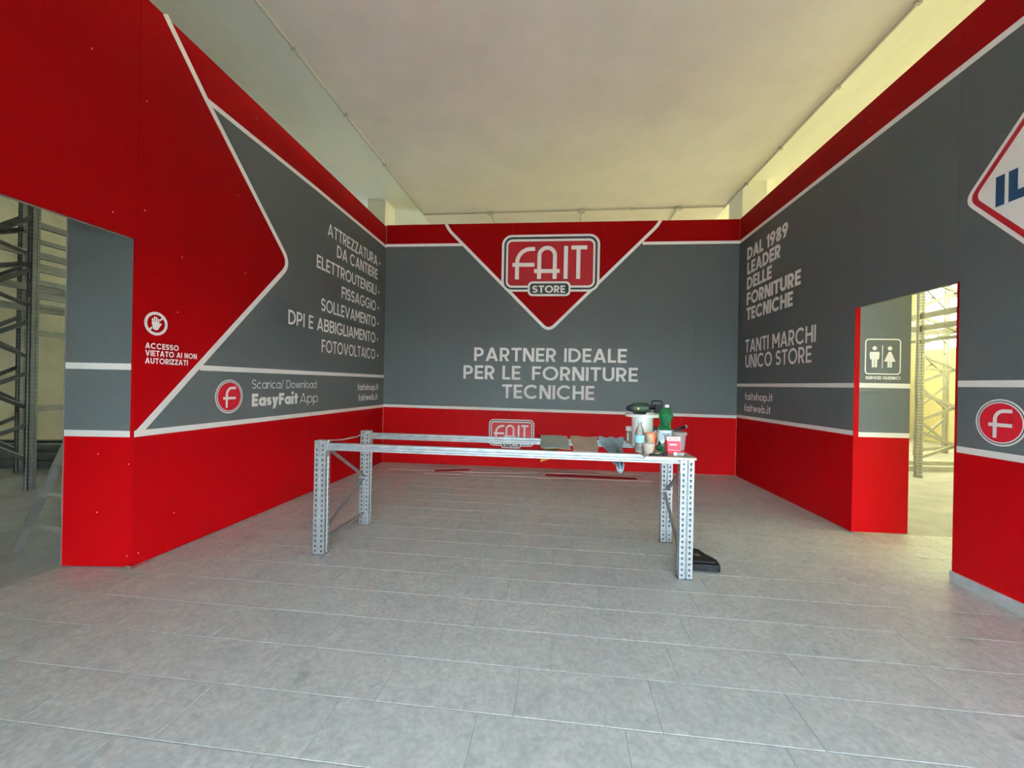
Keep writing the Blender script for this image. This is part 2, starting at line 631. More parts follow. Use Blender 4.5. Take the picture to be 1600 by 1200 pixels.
    if ch in 'nh':
        W = .60; rr = W / 2 - h
        rect(0, 0, w, X if ch == 'n' else 1.04)
        st(arc(W / 2, X - h - rr, rr, rr + .01, 180, 0, 12) + [(W - h, 0)]); return W, P
    if ch == 't': rect(.11, 0, .11 + w, .92); rect(0, X - w * .8, .22 + w, X); return .22 + w, P
    if ch == 'f':
        st([(.12 + h, 0), (.12 + h, .80)] + arc(.12 + h + .17, .80, .17, .20, 180, 92, 6)[1:]); rect(0, X - w * .85, .38, X); return .38, P
    if ch == 'w':
        W = .96; k = h * 1.04
        for a, b in ((.27, k), (.27, W / 2), (W - .27, W / 2), (W - .27, W - k)): dg(a, 0, b, X, k)
        return W, P
    if ch == 'y':
        W = .64; k = h * 1.08; dg(W / 2, 0, k, X, k); dg(W / 2 - .14, -.28, W - k, X, k); return W, P
    return .3, P


def text_polys(s, w, gap=.10):
    x = 0; out = []
    for i, ch in enumerate(s):
        a, ps = glyph(ch, w)
        for k, p in enumerate(ps):
            out.append(([(q[0] + x, q[1]) for q in p], k % 3))
        x += a + gap
    return out, x - gap


def text(pr, s, s0, s1, z, cap, w=.17, gap=.10):
    ps, W = text_polys(s, w, gap)
    k = (s1 - s0) / W
    for p, lv in ps:
        pr.poly([(s0 + q[0] * k, z + q[1] * cap) for q in p], lv * .00004)


def disc(cx, cz, r, n=40):
    return [(cx + r * math.cos(2 * PI * i / n), cz + r * math.sin(2 * PI * i / n)) for i in range(n)]


def rrect(x0, z0, x1, z1, r):
    return arc(x1 - r, z1 - r, r, r, 0, 90, 8) + arc(x0 + r, z1 - r, r, r, 90, 180, 8) + \
        arc(x0 + r, z0 + r, r, r, 180, 270, 8) + arc(x1 - r, z0 + r, r, r, 270, 360, 8)


def layers(wall_obj, prefix, items):
    """items: (material, offset, draw function, part name, label)"""
    for m, off, fn, nm, lb in items:
        p = Print(m, off); fn(p); p.done(nm, wall_obj, lb)


def shop_logo(wall_obj, x0, z0, x1, z1):
    """rounded plate with four letters and the STORE badge"""
    W = x1 - x0; k = W / 592.0
    def X(c): return x0 + (c - 403) * k
    def Z(c): return z1 - (c - 141) * k
    bt = Z(515)
    ro = 62 * k
    H0 = Z(488)

    def out(p):
        p.poly(rrect(x0, H0, x1, z1, ro))
        p.poly(rrect(X(566), bt, X(824), Z(426), 28 * k), .0001)
    def dark(p):
        p.poly(rrect(x0 + 14 * k, H0 + 13 * k, x1 - 14 * k, z1 - 13 * k, ro - 13 * k))
    def inner(p):
        p.poly(rrect(x0 + 27 * k, H0 + 24 * k, x1 - 27 * k, z1 - 27 * k, ro - 24 * k))
    def rd(p):
        p.poly(rrect(x0 + 39 * k, H0 + 37 * k, x1 - 39 * k, z1 - 41 * k, ro - 36 * k))
    def badge_w(p):
        p.poly(rrect(X(566), bt, X(824), Z(426), 28 * k))
    def badge(p):
        p.poly(rrect(X(578), Z(503), X(812), Z(438), 20 * k))
    def letters(p):
        w = 24 * k
        st = lambda pts, l=0: p.stroke(pts, w, lift=l)
        # f
        st([(X(498), Z(413)), (X(498), Z(312))] + [(a, b) for a, b in arc(X(580), Z(312), 82 * k, 84 * k, 180, 90, 10)][1:] + [(X(606), Z(228))])
        st([(X(469), Z(324)), (X(604), Z(324))], .00005)
        # A
        st([(X(633), Z(411)), (X(633), Z(268))] + arc(X(680), Z(268), 47 * k, 46 * k, 180, 0, 14)[1:] + [(X(727), Z(411))])
        st([(X(602), Z(363)), (X(757), Z(363))], .00005)
        st([(X(793), Z(411)), (X(793), Z(212))])
        st([(X(825), Z(222)), (X(919), Z(222))])
        st([(X(868), Z(411)), (X(868), Z(232))])
    def word(p):
        text(p, 'STORE', X(594), X(792), Z(495), 44 * k, .2, .10)
    layers(wall_obj, '', [
        ('white', .0040, out, 'logo_border', 'white outer border of the logo plate'),
        ('slate', .0046, dark, 'logo_band', 'dark grey band of the logo plate'),
        ('white', .0052, inner, 'logo_inner_border', 'white inner border of the logo plate'),
        ('logo_red', .0058, rd, 'logo_field', 'red field of the logo plate'),
        ('white', .0064, badge_w, 'logo_badge_border', 'white border of the badge under the logo'),
        ('slate', .0070, badge, 'logo_badge', 'dark badge under the logo'),
        ('white', .0066, letters, 'logo_lettering', 'white FAIT lettering of the logo'),
        ('white', .0078, word, 'badge_lettering', 'white STORE lettering on the dark badge')])


def f_badge(wall_obj, cx, cz, r, side):
    def ring(p): p.poly(disc(cx, cz, r))
    def dk(p): p.poly(disc(cx, cz, r * .93))
    def ring2(p): p.poly(disc(cx, cz, r * .885))
    def rd(p): p.poly(disc(cx, cz, r * .83))
    def f(p):
        w = r * .155
        x = cx - r * .20
        p.stroke([(x, cz - r * .66), (x, cz + r * .12)] + arc(x + r * .36, cz + r * .12, r * .36, r * .38, 180, 90, 10)[1:] + [(x + r * .66, cz + r * .50)], w)
        p.stroke([(x - r * .26, cz - r * .10), (x + r * .66, cz - r * .10)], w, lift=.00005)
    layers(wall_obj, '', [
        ('white', .0032, ring, 'badge_ring', 'white outer ring of the round f badge'),
        ('slate', .0038, dk, 'badge_line', 'thin grey line of the round f badge'),
        ('white', .0044, ring2, 'badge_inner_ring', 'white inner ring of the round f badge'),
        ('logo_red', .0050, rd, 'badge_field', 'red disc of the round f badge'),
        ('white', .0056, f, 'badge_letter', 'white letter f on the round badge')])


def panels(parent, spans, z0, top, th=.018, name='panel', m='red'):
    """red boards side by side; top is a function s -> height"""
    for a, b, lo in spans:
        bb = mb(m)
        a2, b2 = a + .0011, b - .0011
        lo = max(lo, z0)
        f = lambda y: (lambda p: (p[0], y, p[1]))
        # two strips so that a sloping top stays flat
        bb.prism([(a2, lo), (b2, lo), (b2, top(b2)), (a2, top(a2))], f(0), f(th))
        obj(name, bb, parent)


def wall_root(name, w, label, spans, z0, top, depth=.045):
    """framing behind the boards carries the setting name; boards and prints are its children"""
    bb = mb('board')
    for a, b, lo in spans:
        lo = max(lo, z0)
        e = .004
        f = lambda y: (lambda p: (p[0], y, p[1]))
        bb.prism([(a + e, lo + e), (b - e, lo + e), (b - e, top(b) - .012), (a + e, top(a) - .012)], f(.019), f(.019 + depth))
    o = obj(name, bb, loc=w.a, rz=w.rz)
    tag(o, label, None, None, 'structure')
    return o


def screws(parent, pts):
    b = mb('edge')
    for s, z in pts:
        b.raw([(s + .0042 * math.cos(a * PI / 3), -.0016, z + .0042 * math.sin(a * PI / 3)) for a in range(6)] + [(s, -.0026, z)],
              [(i, (i + 1) % 6, 6) for i in range(6)])
    o = obj('screw_heads', b, parent)
    o['kind'] = 'stuff'; o['label'] = 'small pale screw heads holding the boards'
    return o


ZL, ZM, ZT, SW = .967, 1.447, 3.68, .046           # heights of the three white stripes and their width


def hstripe(p, s0, s1, z, cuts, w=SW, z1=None):
    p.stroke([(s0, z), (s1, z if z1 is None else z1)], w, cuts=cuts)


# ================================================================== LEFT WALL
def top_left(s): return 4.145 - .0335 * s if s > 0 else 4.145 - .0335 * s
L1 = WL.len
seamL = 2.075
spansL = [(-4.5, -2.3, GAP), (-2.3, 0, 2.372), (0, seamL, GAP), (seamL, L1, GAP)]
wl = wall_root('wall_left', WL, 'tall red and grey printed partition on the left, with a wide doorway', spansL, GAP, top_left)
panels(wl, spansL, GAP, top_left)
cutsL = [(SEAM, seamL - SEAM), (seamL + SEAM, L1)]
# corner points of the white outline, measured in the wall's plane
tipL = WL.on(216, 676); vert = WL.on(453, 413); apex = WL.on(258, 22); brk = WL.on(322, 155)
tS = WL.on(325, 158)
gr = [(tipL[0], ZL), (L1, ZL), (L1, ZT)] + [(WL.on(496, 297)[0], WL.on(496, 297)[1]), tS]
gr += [(vert[0] - .13, vert[1] + .44)]
# outline: up the lower diagonal to the rounded corner, then up the upper diagonal
path = [tipL] + round_poly([tipL, vert, brk], [0, .16, 0], 8)[1:-1] + [brk, apex]
gpoly = [(tipL[0], ZL), (L1, ZL), (L1, ZT - .01), WL.on(497, 297), tS] + list(reversed(round_poly([tipL, vert, brk], [0, .16, 0], 8)[1:-1]))
p = Print('grey', .0008); p.fill(gpoly, cutsL); p.done('grey_field', wl, 'grey printed field between the white lines')
p = Print('white', .0018)
p.stroke(path, SW * 1.08, cuts=cutsL, lift=.0003)
p.stroke([tS, WL.on(497, 297), (L1, ZT - .01)], SW, cuts=cutsL)
hstripe(p, tipL[0] - .03, L1, ZL, cutsL)
ms = WL.on(312, 574)
hstripe(p, ms[0], L1, 1.467, cutsL)
p.done('white_lines', wl, 'white outlines and stripes')


def wall_text(pr, w, s, left, right, topp=None, cap=None, wt=.17, gap=.10, zz=None):
    a = w.on(*left); b = w.on(*right)
    z = (a[1] + b[1]) / 2 if zz is None else zz
    c = cap if cap else w.on(*topp)[1] - a[1]
    text(pr, s, a[0], b[0], z, c, wt, gap)
    return z, c


def tl(X, Y): return (430 + X / 4.8, 330 + Y / 4.8)
def t6(X, Y): return (380 + X / 6.667, 560 + Y / 6.667)
def t4(X, Y): return (200 + X / 5, 460 + Y / 5)


p = Print('white', .0026)
CAPL = .163
lines = [('ATTREZZATURA', (393, 174), (765, 416), (782, 403)), ('DA CANTIERE', (462, 338), (767, 519), None),
         ('ELETTROUTENSILI', (310, 414), (757, 635), (775, 613)), ('FISSAGGIO', (497, 648), (754, 753), (773, 732)),
         ('SOLLEVAMENTO', (342, 744), (752, 870), (771, 848)), ('DPI E ABBIGLIAMENTO', (96, 842), (750, 990), (767, 965)),
         ('FOTOVOLTAICO', (346, 1054), (748, 1112), (768, 1082))]
for s, a, b, dot in lines:
    z, c = wall_text(p, WL, s, tl(*a), tl(*b), cap=CAPL, wt=.155, gap=.09)
    if dot:
        q = WL.on(*tl(*dot)); p.poly(disc(q[0], z + CAPL * .42, .021, 12))
wall_text(p, WL, 'Scarica/ Download', t6(88, 314), t6(762, 310), cap=.092, wt=.095)
wall_text(p, WL, 'EasyFait', t6(86, 500), t6(568, 472), cap=.128, wt=.25, gap=.05)
wall_text(p, WL, 'App', t6(588, 466), t6(776, 456), cap=.118, wt=.085)
wall_text(p, WL, 'faitshop.it', t6(1188, 331), t6(1402, 329), cap=.098, wt=.16)
wall_text(p, WL, 'faitweb.it', t6(1198, 441), t6(1396, 429), cap=.098, wt=.16)
wall_text(p, WL, 'ACCESSO', t4(132, 424), t4(394, 438), cap=.043, wt=.2)
wall_text(p, WL, 'VIETATO AI NON', t4(132, 481), t4(535, 503), cap=.043, wt=.2)
wall_text(p, WL, 'AUTORIZZATI', t4(130, 538), t4(465, 556), cap=.043, wt=.2)
p.done('lettering', wl, 'white lettering of services, app and web addresses')
c0 = WL.on(358, 619.4); r0 = WL.on(358, 593)[1] - c0[1]
f_badge(wl, c0[0], c0[1], r0, 'left')
# no entry sign: ring, slash and raised hand
c0 = WL.on(243.7, 505.8); r0 = WL.on(243.7, 487.2)[1] - c0[1]
p = Print('white', .0026)
p.stroke(arc(c0[0], c0[1], r0 * .87, r0 * .87, 0, 360, 36)[:-1], r0 * .24, True)
p.stroke([(c0[0] - r0 * .62, c0[1] - r0 * .62), (c0[0] - r0 * .34, c0[1] - r0 * .34)], r0 * .15, lift=.0001)
p.stroke([(c0[0] + r0 * .30, c0[1] + r0 * .30), (c0[0] + r0 * .62, c0[1] + r0 * .62)], r0 * .15, lift=.0001)
hx, hz = c0[0] - r0 * .04, c0[1] - r0 * .08
p.poly([(hx - r0 * .30, hz - r0 * .05), (hx - r0 * .22, hz - r0 * .38), (hx - .0, hz - r0 * .5), (hx + r0 * .24, hz - r0 * .38), (hx + r0 * .34, hz - r0 * .05), (hx + r0 * .30, hz + r0 * .22), (hx - r0 * .32, hz + r0 * .22)], .0002)
for k, (dx, hh) in enumerate(((-.27, .50), (-.10, .66), (.07, .64), (.24, .50))):
    p.stroke([(hx + r0 * dx, hz), (hx + r0 * dx, hz + r0 * hh)], r0 * .125, lift=.0003)
p.stroke([(hx + r0 * .2, hz - r0 * .25), (hx + r0 * .46, hz + r0 * .14)], r0 * .13, lift=.0004)
p.done('no_entry_symbol', wl, 'white round no entry symbol with a raised hand')
screws(wl, [(.04, 1.0), (.05, .09), (.05, 2.6), (.05, 3.4), (.32, .30), (.32, 1.9), (1.0, .97), (1.0, 1.6), (1.0, 2.4), (1.5, .97), (.35, 2.35), (.9, 3.1), (-.16, 2.5), (-.30, 3.5), (2.0, 2.2), (2.0, 3.95), (1.1, 3.95), (3.2, 3.95), (3.0, .35)])
# small metal foot where the left wall ends
b = mb('alu'); b.box(-.03, .10, -.035, .012, 0, .004); b.box(-.03, -.026, -.035, .012, 0, .03); b.box(.0, .10, .008, .012, 0, .0095)
obj('foot_plate', b, wl)['label'] = 'small bright metal foot under the end of the left wall'

# return panel at the left doorway
jl = wall_root('wall_left_return', JL, 'narrow grey and red return panel beside the left doorway', [(0, JL.len, GAP)], GAP, lambda s: 2.9)
panels(jl, [(0, JL.len, GAP)], GAP, lambda s: 2.9)
cj = [(.0, JL.len - .022)]
p = Print('grey', .0008); p.fill([(0, .96), (JL.len - .022, .96), (JL.len - .022, 2.9), (0, 2.9)], cj); p.done('grey_field', jl)
p = Print('white', .0016); hstripe(p, .002, JL.len - .022, ZL, cj); hstripe(p, .002, JL.len - .022, 1.452, cj); p.done('white_lines', jl)
screws(jl, [(.25, .82), (.25, .40), (.47, .09), (.47, .75)])
b = mb('alu'); b.box(-.006, .0, -.004, .064, 0, 2.9); obj('edge_profile', b, jl)['label'] = 'thin aluminium edge profile'

# ================================================================== BACK WALL
LBk = WB.len
topB = lambda s: 4.037
sb = [0, .70, 2.16, 3.62, 5.08, LBk]
spB = [(sb[i], sb[i + 1], GAP) for i in range(5)]
wb = wall_root('wall_back', WB, 'red and grey printed partition across the back of the room', spB, GAP, topB)
panels(wb, spB, GAP, topB)
cB = [(sb[i] + SEAM, sb[i + 1] - SEAM) for i in range(5)]
def zb(s): return .975 - .0075 * s          # the low stripe leans a little
a1 = WB.on(697, 353); a2 = WB.on(703, 361); bL = WB.on(851, 512); bR = WB.on(863, 512); tip = WB.on(857, 518)
c1 = WB.on(1032, 345); c2 = WB.on(1027, 353)
tri = round_poly([(a1[0], 4.037), a2, tip, c2, (c1[0], 4.037)], [0, .07, .14, .07, 0])
jl_ = WB.on(722, 382); jr_ = WB.on(1004, 378)
gB = [(0, zb(0)), (LBk, zb(LBk)), (LBk, ZT), (jr_[0], 3.68)] + [q for q in reversed(tri) if q[1] < 3.66] + [(jl_[0], 3.69), (0, 3.69)]
p = Print('grey', .0008); p.fill(gB, cB); p.done('grey_field', wb, 'grey printed field of the back wall')
p = Print('white', .0018)
p.stroke(tri, .05, cuts=cB, lift=.0003)
hstripe(p, 0, jl_[0], 3.69, cB, .047); hstripe(p, jr_[0], LBk, 3.675, cB, .047)
hstripe(p, 0, LBk, zb(0), cB, .047, zb(LBk))
p.done('white_lines', wb, 'white triangle outline and stripes')
p = Print('white', .0026)
def t7(X, Y): return (680 + X / 3.872, 330 + Y / 3.872)
wall_text(p, WB, 'PARTNER IDEALE', t7(235, 906), t7(1158, 918), topp=t7(235, 824), wt=.175)
wall_text(p, WB, 'PER LE', t7(170, 1014), t7(515, 1020), topp=t7(170, 931), wt=.175)
wall_text(p, WB, 'FORNITURE', t7(585, 1021), t7(1225, 1033), topp=t7(585, 938), wt=.175)
wall_text(p, WB, 'TECNICHE', t7(404, 1132), t7(962, 1142), topp=t7(404, 1048), wt=.175)
p.done('lettering', wb, 'white PARTNER IDEALE lettering')
lg0 = WB.on(784, 412)[0]; lg1 = WB.on(937, 412)[0]
shop_logo(wb, lg0, 2.8, lg1, WB.on(860, 366.5)[1])
shop_logo(wb, 1.822, .3, 2.572, .795)
screws(wb, [(.35, .3), (1.1, .87), (1.6, .88), (1.95, .88), (2.15, .87), (4.9, .40), (4.9, .87), (3.9, .5), (1.3, 1.35), (4.1, 1.4), (2.9, .7), (3.5, .75), (2.3, 2.0)])

# ================================================================== RIGHT WALL
topR = lambda s: 4.036 + .0165 * s
D0, D1 = 2.455, 3.445
sR = [(0, 1.02, GAP), (1.02, 2.06, GAP), (2.06, D0, GAP), (D0, D1, 2.185), (D1, 5.4, GAP), (5.4, 7.95, GAP)]
wr = wall_root('wall_right', WR, 'red and grey printed partition on the right, with a doorway', sR, GAP, topR)
panels(wr, sR, GAP, topR)
cR = [(a + SEAM, b - SEAM) for a, b, _ in sR]
zt = lambda s: 3.672 + .021 * s
p = Print('grey', .0008)
p.fill([(0, .965), (D0 - .0, .965), (D0 - .0, 2.1852), (D1 + .0, 2.1852), (D1 + .0, 2.1852), (7.95, 2.1852), (7.95, zt(7.95)), (0, zt(0))], cR)
p.fill([(D1 + .02, .965), (7.95, .965), (7.95, 2.1852), (D1 + .02, 2.1852)], cR[4:])
p.done('grey_field', wr, 'grey printed field of the right wall')
p = Print('white', .0018)
hstripe(p, 0, D0 - .0, .945, cR, .046, ZL); hstripe(p, 0, D0 - .0, 1.43, cR)
hstripe(p, D1 + .02, 7.95, .970, cR, .046); hstripe(p, D1 + .02, 7.95, 1.443, cR)
hstripe(p, 0, 7.95, zt(0), cR, .05, zt(7.95))
p.done('white_lines', wr, 'white stripes along the right wall')
def t8(X, Y): return (1140 + X / 3.245, 330 + Y / 3.245)
p = Print('white', .0026)
CR = .235
for s, a, b in [('DAL 1989', (90, 245), (297, 129)), ('LEADER', (90, 322), (259, 235)), ('DELLE', (88, 400), (214, 342)),
                ('FORNITURE', (87, 478), (362, 370)), ('TECNICHE', (86, 554), (321, 480))]:
    wall_text(p, WR, s, t8(*a), t8(*b), cap=.185, wt=.225, gap=.05)
for s, a, b in [('TANTI MARCHI', (80, 719), (438, 661)), ('UNICO STORE', (80, 797), (416, 765))]:
    wall_text(p, WR, s, t8(*a), t8(*b), cap=.195, wt=.165, gap=.09)
wall_text(p, WR, 'faitshop.it', t8(77, 961), t8(219, 961), cap=.108, wt=.17)
wall_text(p, WR, 'faitweb.it', t8(74, 1020), t8(208, 1022), cap=.108, wt=.17)
p.done('lettering', wr, 'white DAL 1989 LEADER and web address lettering')
c0 = WR.on(1563.8, 660.5); r0 = WR.on(1563.8, 623.6)[1] - c0[1]
f_badge(wr, c0[0], c0[1], r0, 'right')
# big rhombus sign, running out of the picture
vx, vz = WR.on(1506, 317)
k1 = (3.124 - 2.74) / (3.849 - 3.50)
def rhomb(ins, r):
    a = .80 - ins
    x = vx + .80
    up = 1.12 * a; dn = 1.12 * a
    return round_poly([(x - a, vz), (x, vz - dn), (x + a, vz), (x, vz + up)], [r] * 4)
layers(wr, '', [
    ('white', .0032, lambda p: p.poly(rhomb(0, .085)), 'rhombus_border', 'white border of the rhombus sign'),
    ('logo_red', .0038, lambda p: p.poly(rhomb(.036, .075)), 'rhombus_line', 'red line of the rhombus sign'),
    ('white', .0044, lambda p: p.poly(rhomb(.082, .06)), 'rhombus_field', 'white field of the rhombus sign')])
p = Print('blue', .0050)
i0 = WR.on(1557, 300)[0]; i1 = WR.on(1571, 300)[0]; l0 = WR.on(1577, 300)[0]; l1 = WR.on(1591.6, 300)[0]
zlo, zhi = 2.622, 2.822
p.poly([(i0, zlo), (i1, zlo), (i1, zhi), (i0, zhi)])
p.poly([(l0, zlo), (l1, zlo), (l1, zhi), (l0, zhi)])
p.poly([(l1, zlo), (l1 + .075, zlo), (l1 + .075, zlo + .06), (l1, zlo + .06)])
p.done('rhombus_lettering', wr, 'dark blue letters IL on the rhombus sign')
screws(wr, [(2.2, .965), (2.35, .965), (1.2, 3.9), (2.6, 3.9), (1.6, 1.3)])
# tiled skirting at the foot of the near right wall
b = mb('plinth'); b.box(D1 - .004, 7.95, -.014, -.0004, 0.0005, .078)
bb = obj('baseboard_right', b, wr); bb['label'] = 'grey tile skirting at the foot of the right wall'

# door jambs and return panel on the right
jr = wall_root('wall_right_return', JR, 'narrow return panel with the toilet sign beside the right doorway', [(0, JR.len, GAP)], GAP, lambda s: 2.75, .02)
panels(jr, [(0, JR.len, GAP)], GAP, lambda s: 2.75)
ES = .048
cj = [(ES, JR.len - .002)]
p = Print('grey', .0008); p.fill([(ES, .96), (JR.len, .96), (JR.len, 2.75), (ES, 2.75)], cj); p.done('grey_field', jr)
p = Print('white', .0016); hstripe(p, ES, JR.len, .955, cj); hstripe(p, ES, JR.len, 1.432, cj); p.done('white_lines', jr)
p = Print('white', .0024)
q0 = JR.on(1351.6, 584); q1 = JR.on(1407, 530.5)
x0, z0, x1, z1 = q0[0], q0[1], q1[0], q1[1]
loop = rrect(x0, z0, x1, z1, .03)
p.stroke(loop, .011, True)
def person(cx, skirt):
    kz = (z1 - z0)
    p.poly(disc(cx, z0 + kz * .74, kz * .062, 14))
    zz = lambda f: z0 + kz * f
    if skirt:
        p.poly([(cx - .012, zz(.64)), (cx - .052, zz(.36)), (cx + .052, zz(.36)), (cx + .012, zz(.64))])
        p.poly([(cx - .02, zz(.19)), (cx - .002, zz(.19)), (cx - .002, zz(.37)), (cx - .02, zz(.37))])
        p.poly([(cx + .002, zz(.19)), (cx + .02, zz(.19)), (cx + .02, zz(.37)), (cx + .002, zz(.37))])
    else:
        p.poly([(cx - .04, zz(.64)), (cx - .046, zz(.58)), (cx - .040, zz(.42)), (cx + .040, zz(.42)), (cx + .046, zz(.58)), (cx + .04, zz(.64))])
        p.poly([(cx - .024, zz(.19)), (cx - .002, zz(.19)), (cx - .002, zz(.43)), (cx - .026, zz(.43))])
        p.poly([(cx + .002, zz(.19)), (cx + .024, zz(.19)), (cx + .026, zz(.43)), (cx + .002, zz(.43))])
mx = (x0 + x1) / 2
person(mx - (x1 - x0) * .24, False); person(mx + (x1 - x0) * .2, True)
p.stroke([(mx - .004, z0 + (z1 - z0) * .17), (mx - .004, z0 + (z1 - z0) * .83)], .007)
a = JR.on(1352, 592.5); c = JR.on(1406, 592.5)
text(p, 'SERVIZI IGIENICI', a[0], c[0], a[1], .030, .21, .1)
p.done('toilet_sign', jr, 'white toilet sign with two figures')

b = mb('grey'); b.box(D0 + .002, D1 - .002, -.0009, .0185, 2.1838, 2.1848)
obj('header_edge', b, wr)
b = mb('red'); b.box(0, .0007, .0005, .07, GAP, 2.185)
obj('door_edge', b, wr, loc=(D1 - .0012, 0, 0))['label'] = 'red edge of the near door side'

# ================================================================== FLOOR
TA = R(6.5264)
TU = Vector((math.cos(TA), -math.sin(TA), 0)); TV = Vector((math.sin(TA), math.cos(TA), 0))
TW, TH, V0, OFF0, DOF = .6024, .2961, 1.6905, .440, .1506


def half(a, d, out=0.0):
    """keep-function for the side of the line through a along d on its left"""
    a = Vector((a[0], a[1])); d = Vector((d[0], d[1])).normalized(); nn = Vector((-d.y, d.x))
    return lambda p: (Vector(p) - a).dot(nn) - out


lt = WL.t; rt = WR.t
regions = [
    [half(WL.p(0, -.06), -lt), half(WR.p(0, -.06), -rt), half(WB.p(0, -.06), -WB.t), half(UV(0, FRONT_V), (U.x, U.y))],
    [half(WL.p(0, -.06), lt), half(WL.p(0, -.5), -lt), half(WL.p(0), (lt.y, -lt.x) if False else (WL.n.x * -1, WL.n.y * -1)), half(UV(0, FRONT_V), (U.x, U.y))],
    [half(WR.p(0, -.06), rt), half(WR.p(0, -1.5), -rt), half(WR.p(D0, 0), (WR.n.x, WR.n.y)), half(UV(0, FRONT_V), (U.x, U.y))],
]


def clip_all(poly, reg):
    for h in reg:
        poly = clip(poly, h)
        if len(poly) < 3: return []
    return poly


def area(p):
    return abs(sum(p[i][0] * p[(i + 1) % len(p)][1] - p[(i + 1) % len(p)][0] * p[i][1] for i in range(len(p)))) / 2


floor_b = mb('concrete')
fc = [UV(-9.9, FRONT_V - .1), UV(10.8, FRONT_V - .1), UV(10.8, 14.2), UV(-9.9, 14.2)]
floor_b.raw([(q.x, q.y, -.14) for q in fc] + [(q.x, q.y, -.0125) for q in fc],
            [(3, 2, 1, 0), (4, 5, 6, 7), (0, 1, 5, 4), (1, 2, 6, 5), (2, 3, 7, 6), (3, 0, 4, 7)])
fl = obj('floor', floor_b)
tag(fl, 'pale grey stone tile floor on a concrete slab', None, None, 'structure')
gb = mb('grout')
for i, reg in enumerate(regions):
    big = [(-9, -4), (9, -4), (9, 9), (-9, 9)]
    q = clip_all(big, reg)
    if q:
        if sum(q[j][0] * q[(j + 1) % len(q)][1] - q[(j + 1) % len(q)][0] * q[j][1] for j in range(len(q))) < 0: q.reverse()
        gb.prism(q, lambda p: (p[0], p[1], -.0124), lambda p: (p[0], p[1], -.0022))
g = obj('grout_bed', gb, fl); g['label'] = 'grout between the tiles'


def on_screen(x, y):
    if y < .3: return None
    px = 800 + FPX * (x / y); py = 600 + FPX * (EYE / y)
    return -40 < px < 1640 and py < 1290


tiles = []
for r in range(-16, 20):
    v0 = V0 + r * TH
    for c in range(-9, 10):
        u0 = OFF0 + DOF * r + c * TW
        u0 -= TW * round(DOF * r / TW)
        g2 = .0023
        cs = [(u0 + g2, v0 + g2), (u0 + TW - g2, v0 + g2), (u0 + TW - g2, v0 + TH - g2), (u0 + g2, v0 + TH - g2)]
        wpts = [tuple((TU * a + TV * b2)[:2]) for a, b2 in cs]
        pieces = [q for q in (clip_all(wpts, reg) for reg in regions) if q and area(q) > .0004]
        if not pieces: continue
        full = len(pieces) == 1 and area(pieces[0]) > TW * TH * .97
        cx = sum(q[0] for q in wpts) / 4; cy = sum(q[1] for q in wpts) / 4
        vis = any(on_screen(*q) for q in wpts)
        tiles.append((vis, cy, cx, full, pieces))
tiles.sort(key=lambda t: (not t[0], t[1]))
shared = None
rest = mb('tile')
count = 0
for vis, cy, cx, full, pieces in tiles:
    if vis and count < 300:
        count += 1
        if full:
            if shared is None:
                bb = mb('tile')
                a, c, e = TW / 2 - .0023, TH / 2 - .0023, .0009
                bb.raw([(-a, -c, -.010), (a, -c, -.010), (a, c, -.010), (-a, c, -.010), (-a, -c, -e), (a, -c, -e), (a, c, -e), (-a, c, -e),
                        (-a + e, -c + e, 0), (a - e, -c + e, 0), (a - e, c - e, 0), (-a + e, c - e, 0)],
                       [(0, 1, 5, 4), (1, 2, 6, 5), (2, 3, 7, 6), (3, 0, 4, 7), (4, 5, 9, 8), (5, 6, 10, 9), (6, 7, 11, 10), (7, 4, 8, 11), (8, 9, 10, 11)])
                shared = bb.mesh('tile')
            o = obj('tile', shared, fl, loc=(cx, cy, random.uniform(-.0003, .0002)), rz=-TA)
        else:
            bb = mb('tile')
            for q in pieces:
                if sum(q[j][0] * q[(j + 1) % len(q)][1] - q[(j + 1) % len(q)][0] * q[j][1] for j in range(len(q))) < 0: q = q[::-1]
                bb.prism([(a - cx, b2 - cy) for a, b2 in q], lambda p: (p[0], p[1], -.010), lambda p: (p[0], p[1], 0))
            obj('tile', bb, fl, loc=(cx, cy, 0))
    else:
        for q in pieces:
            if sum(q[j][0] * q[(j + 1) % len(q)][1] - q[(j + 1) % len(q)][0] * q[j][1] for j in range(len(q))) < 0: q = q[::-1]
            rest.prism(q, lambda p: (p[0], p[1], -.010), lambda p: (p[0], p[1], 0))
if rest.f:
    o = obj('far_tiles', rest, fl); o['kind'] = 'stuff'; o['label'] = 'remaining floor tiles at the back and out of view'

# ================================================================== BUILDING SHELL
ZC = 5.38
CL, CRr, VB = -3.27, 3.64, 14.0
UL, UR = -9.8, 10.6


def shell(name, m, pts, label, th=.2, kind='structure'):
    """slab from four points (counter-clockwise seen from inside), thickness away from inside"""
    q = [Vector(a) for a in pts]
    nrm = (q[1] - q[0]).cross(q[2] - q[0]).normalized()
    b = mb(m)
    b.raw([a - nrm * th for a in q] + q, [(3, 2, 1, 0), (4, 5, 6, 7), (0, 1, 5, 4), (1, 2, 6, 5), (2, 3, 7, 6), (3, 0, 4, 7)])
    o = obj(name, b)
    return tag(o, label, None, None, kind)


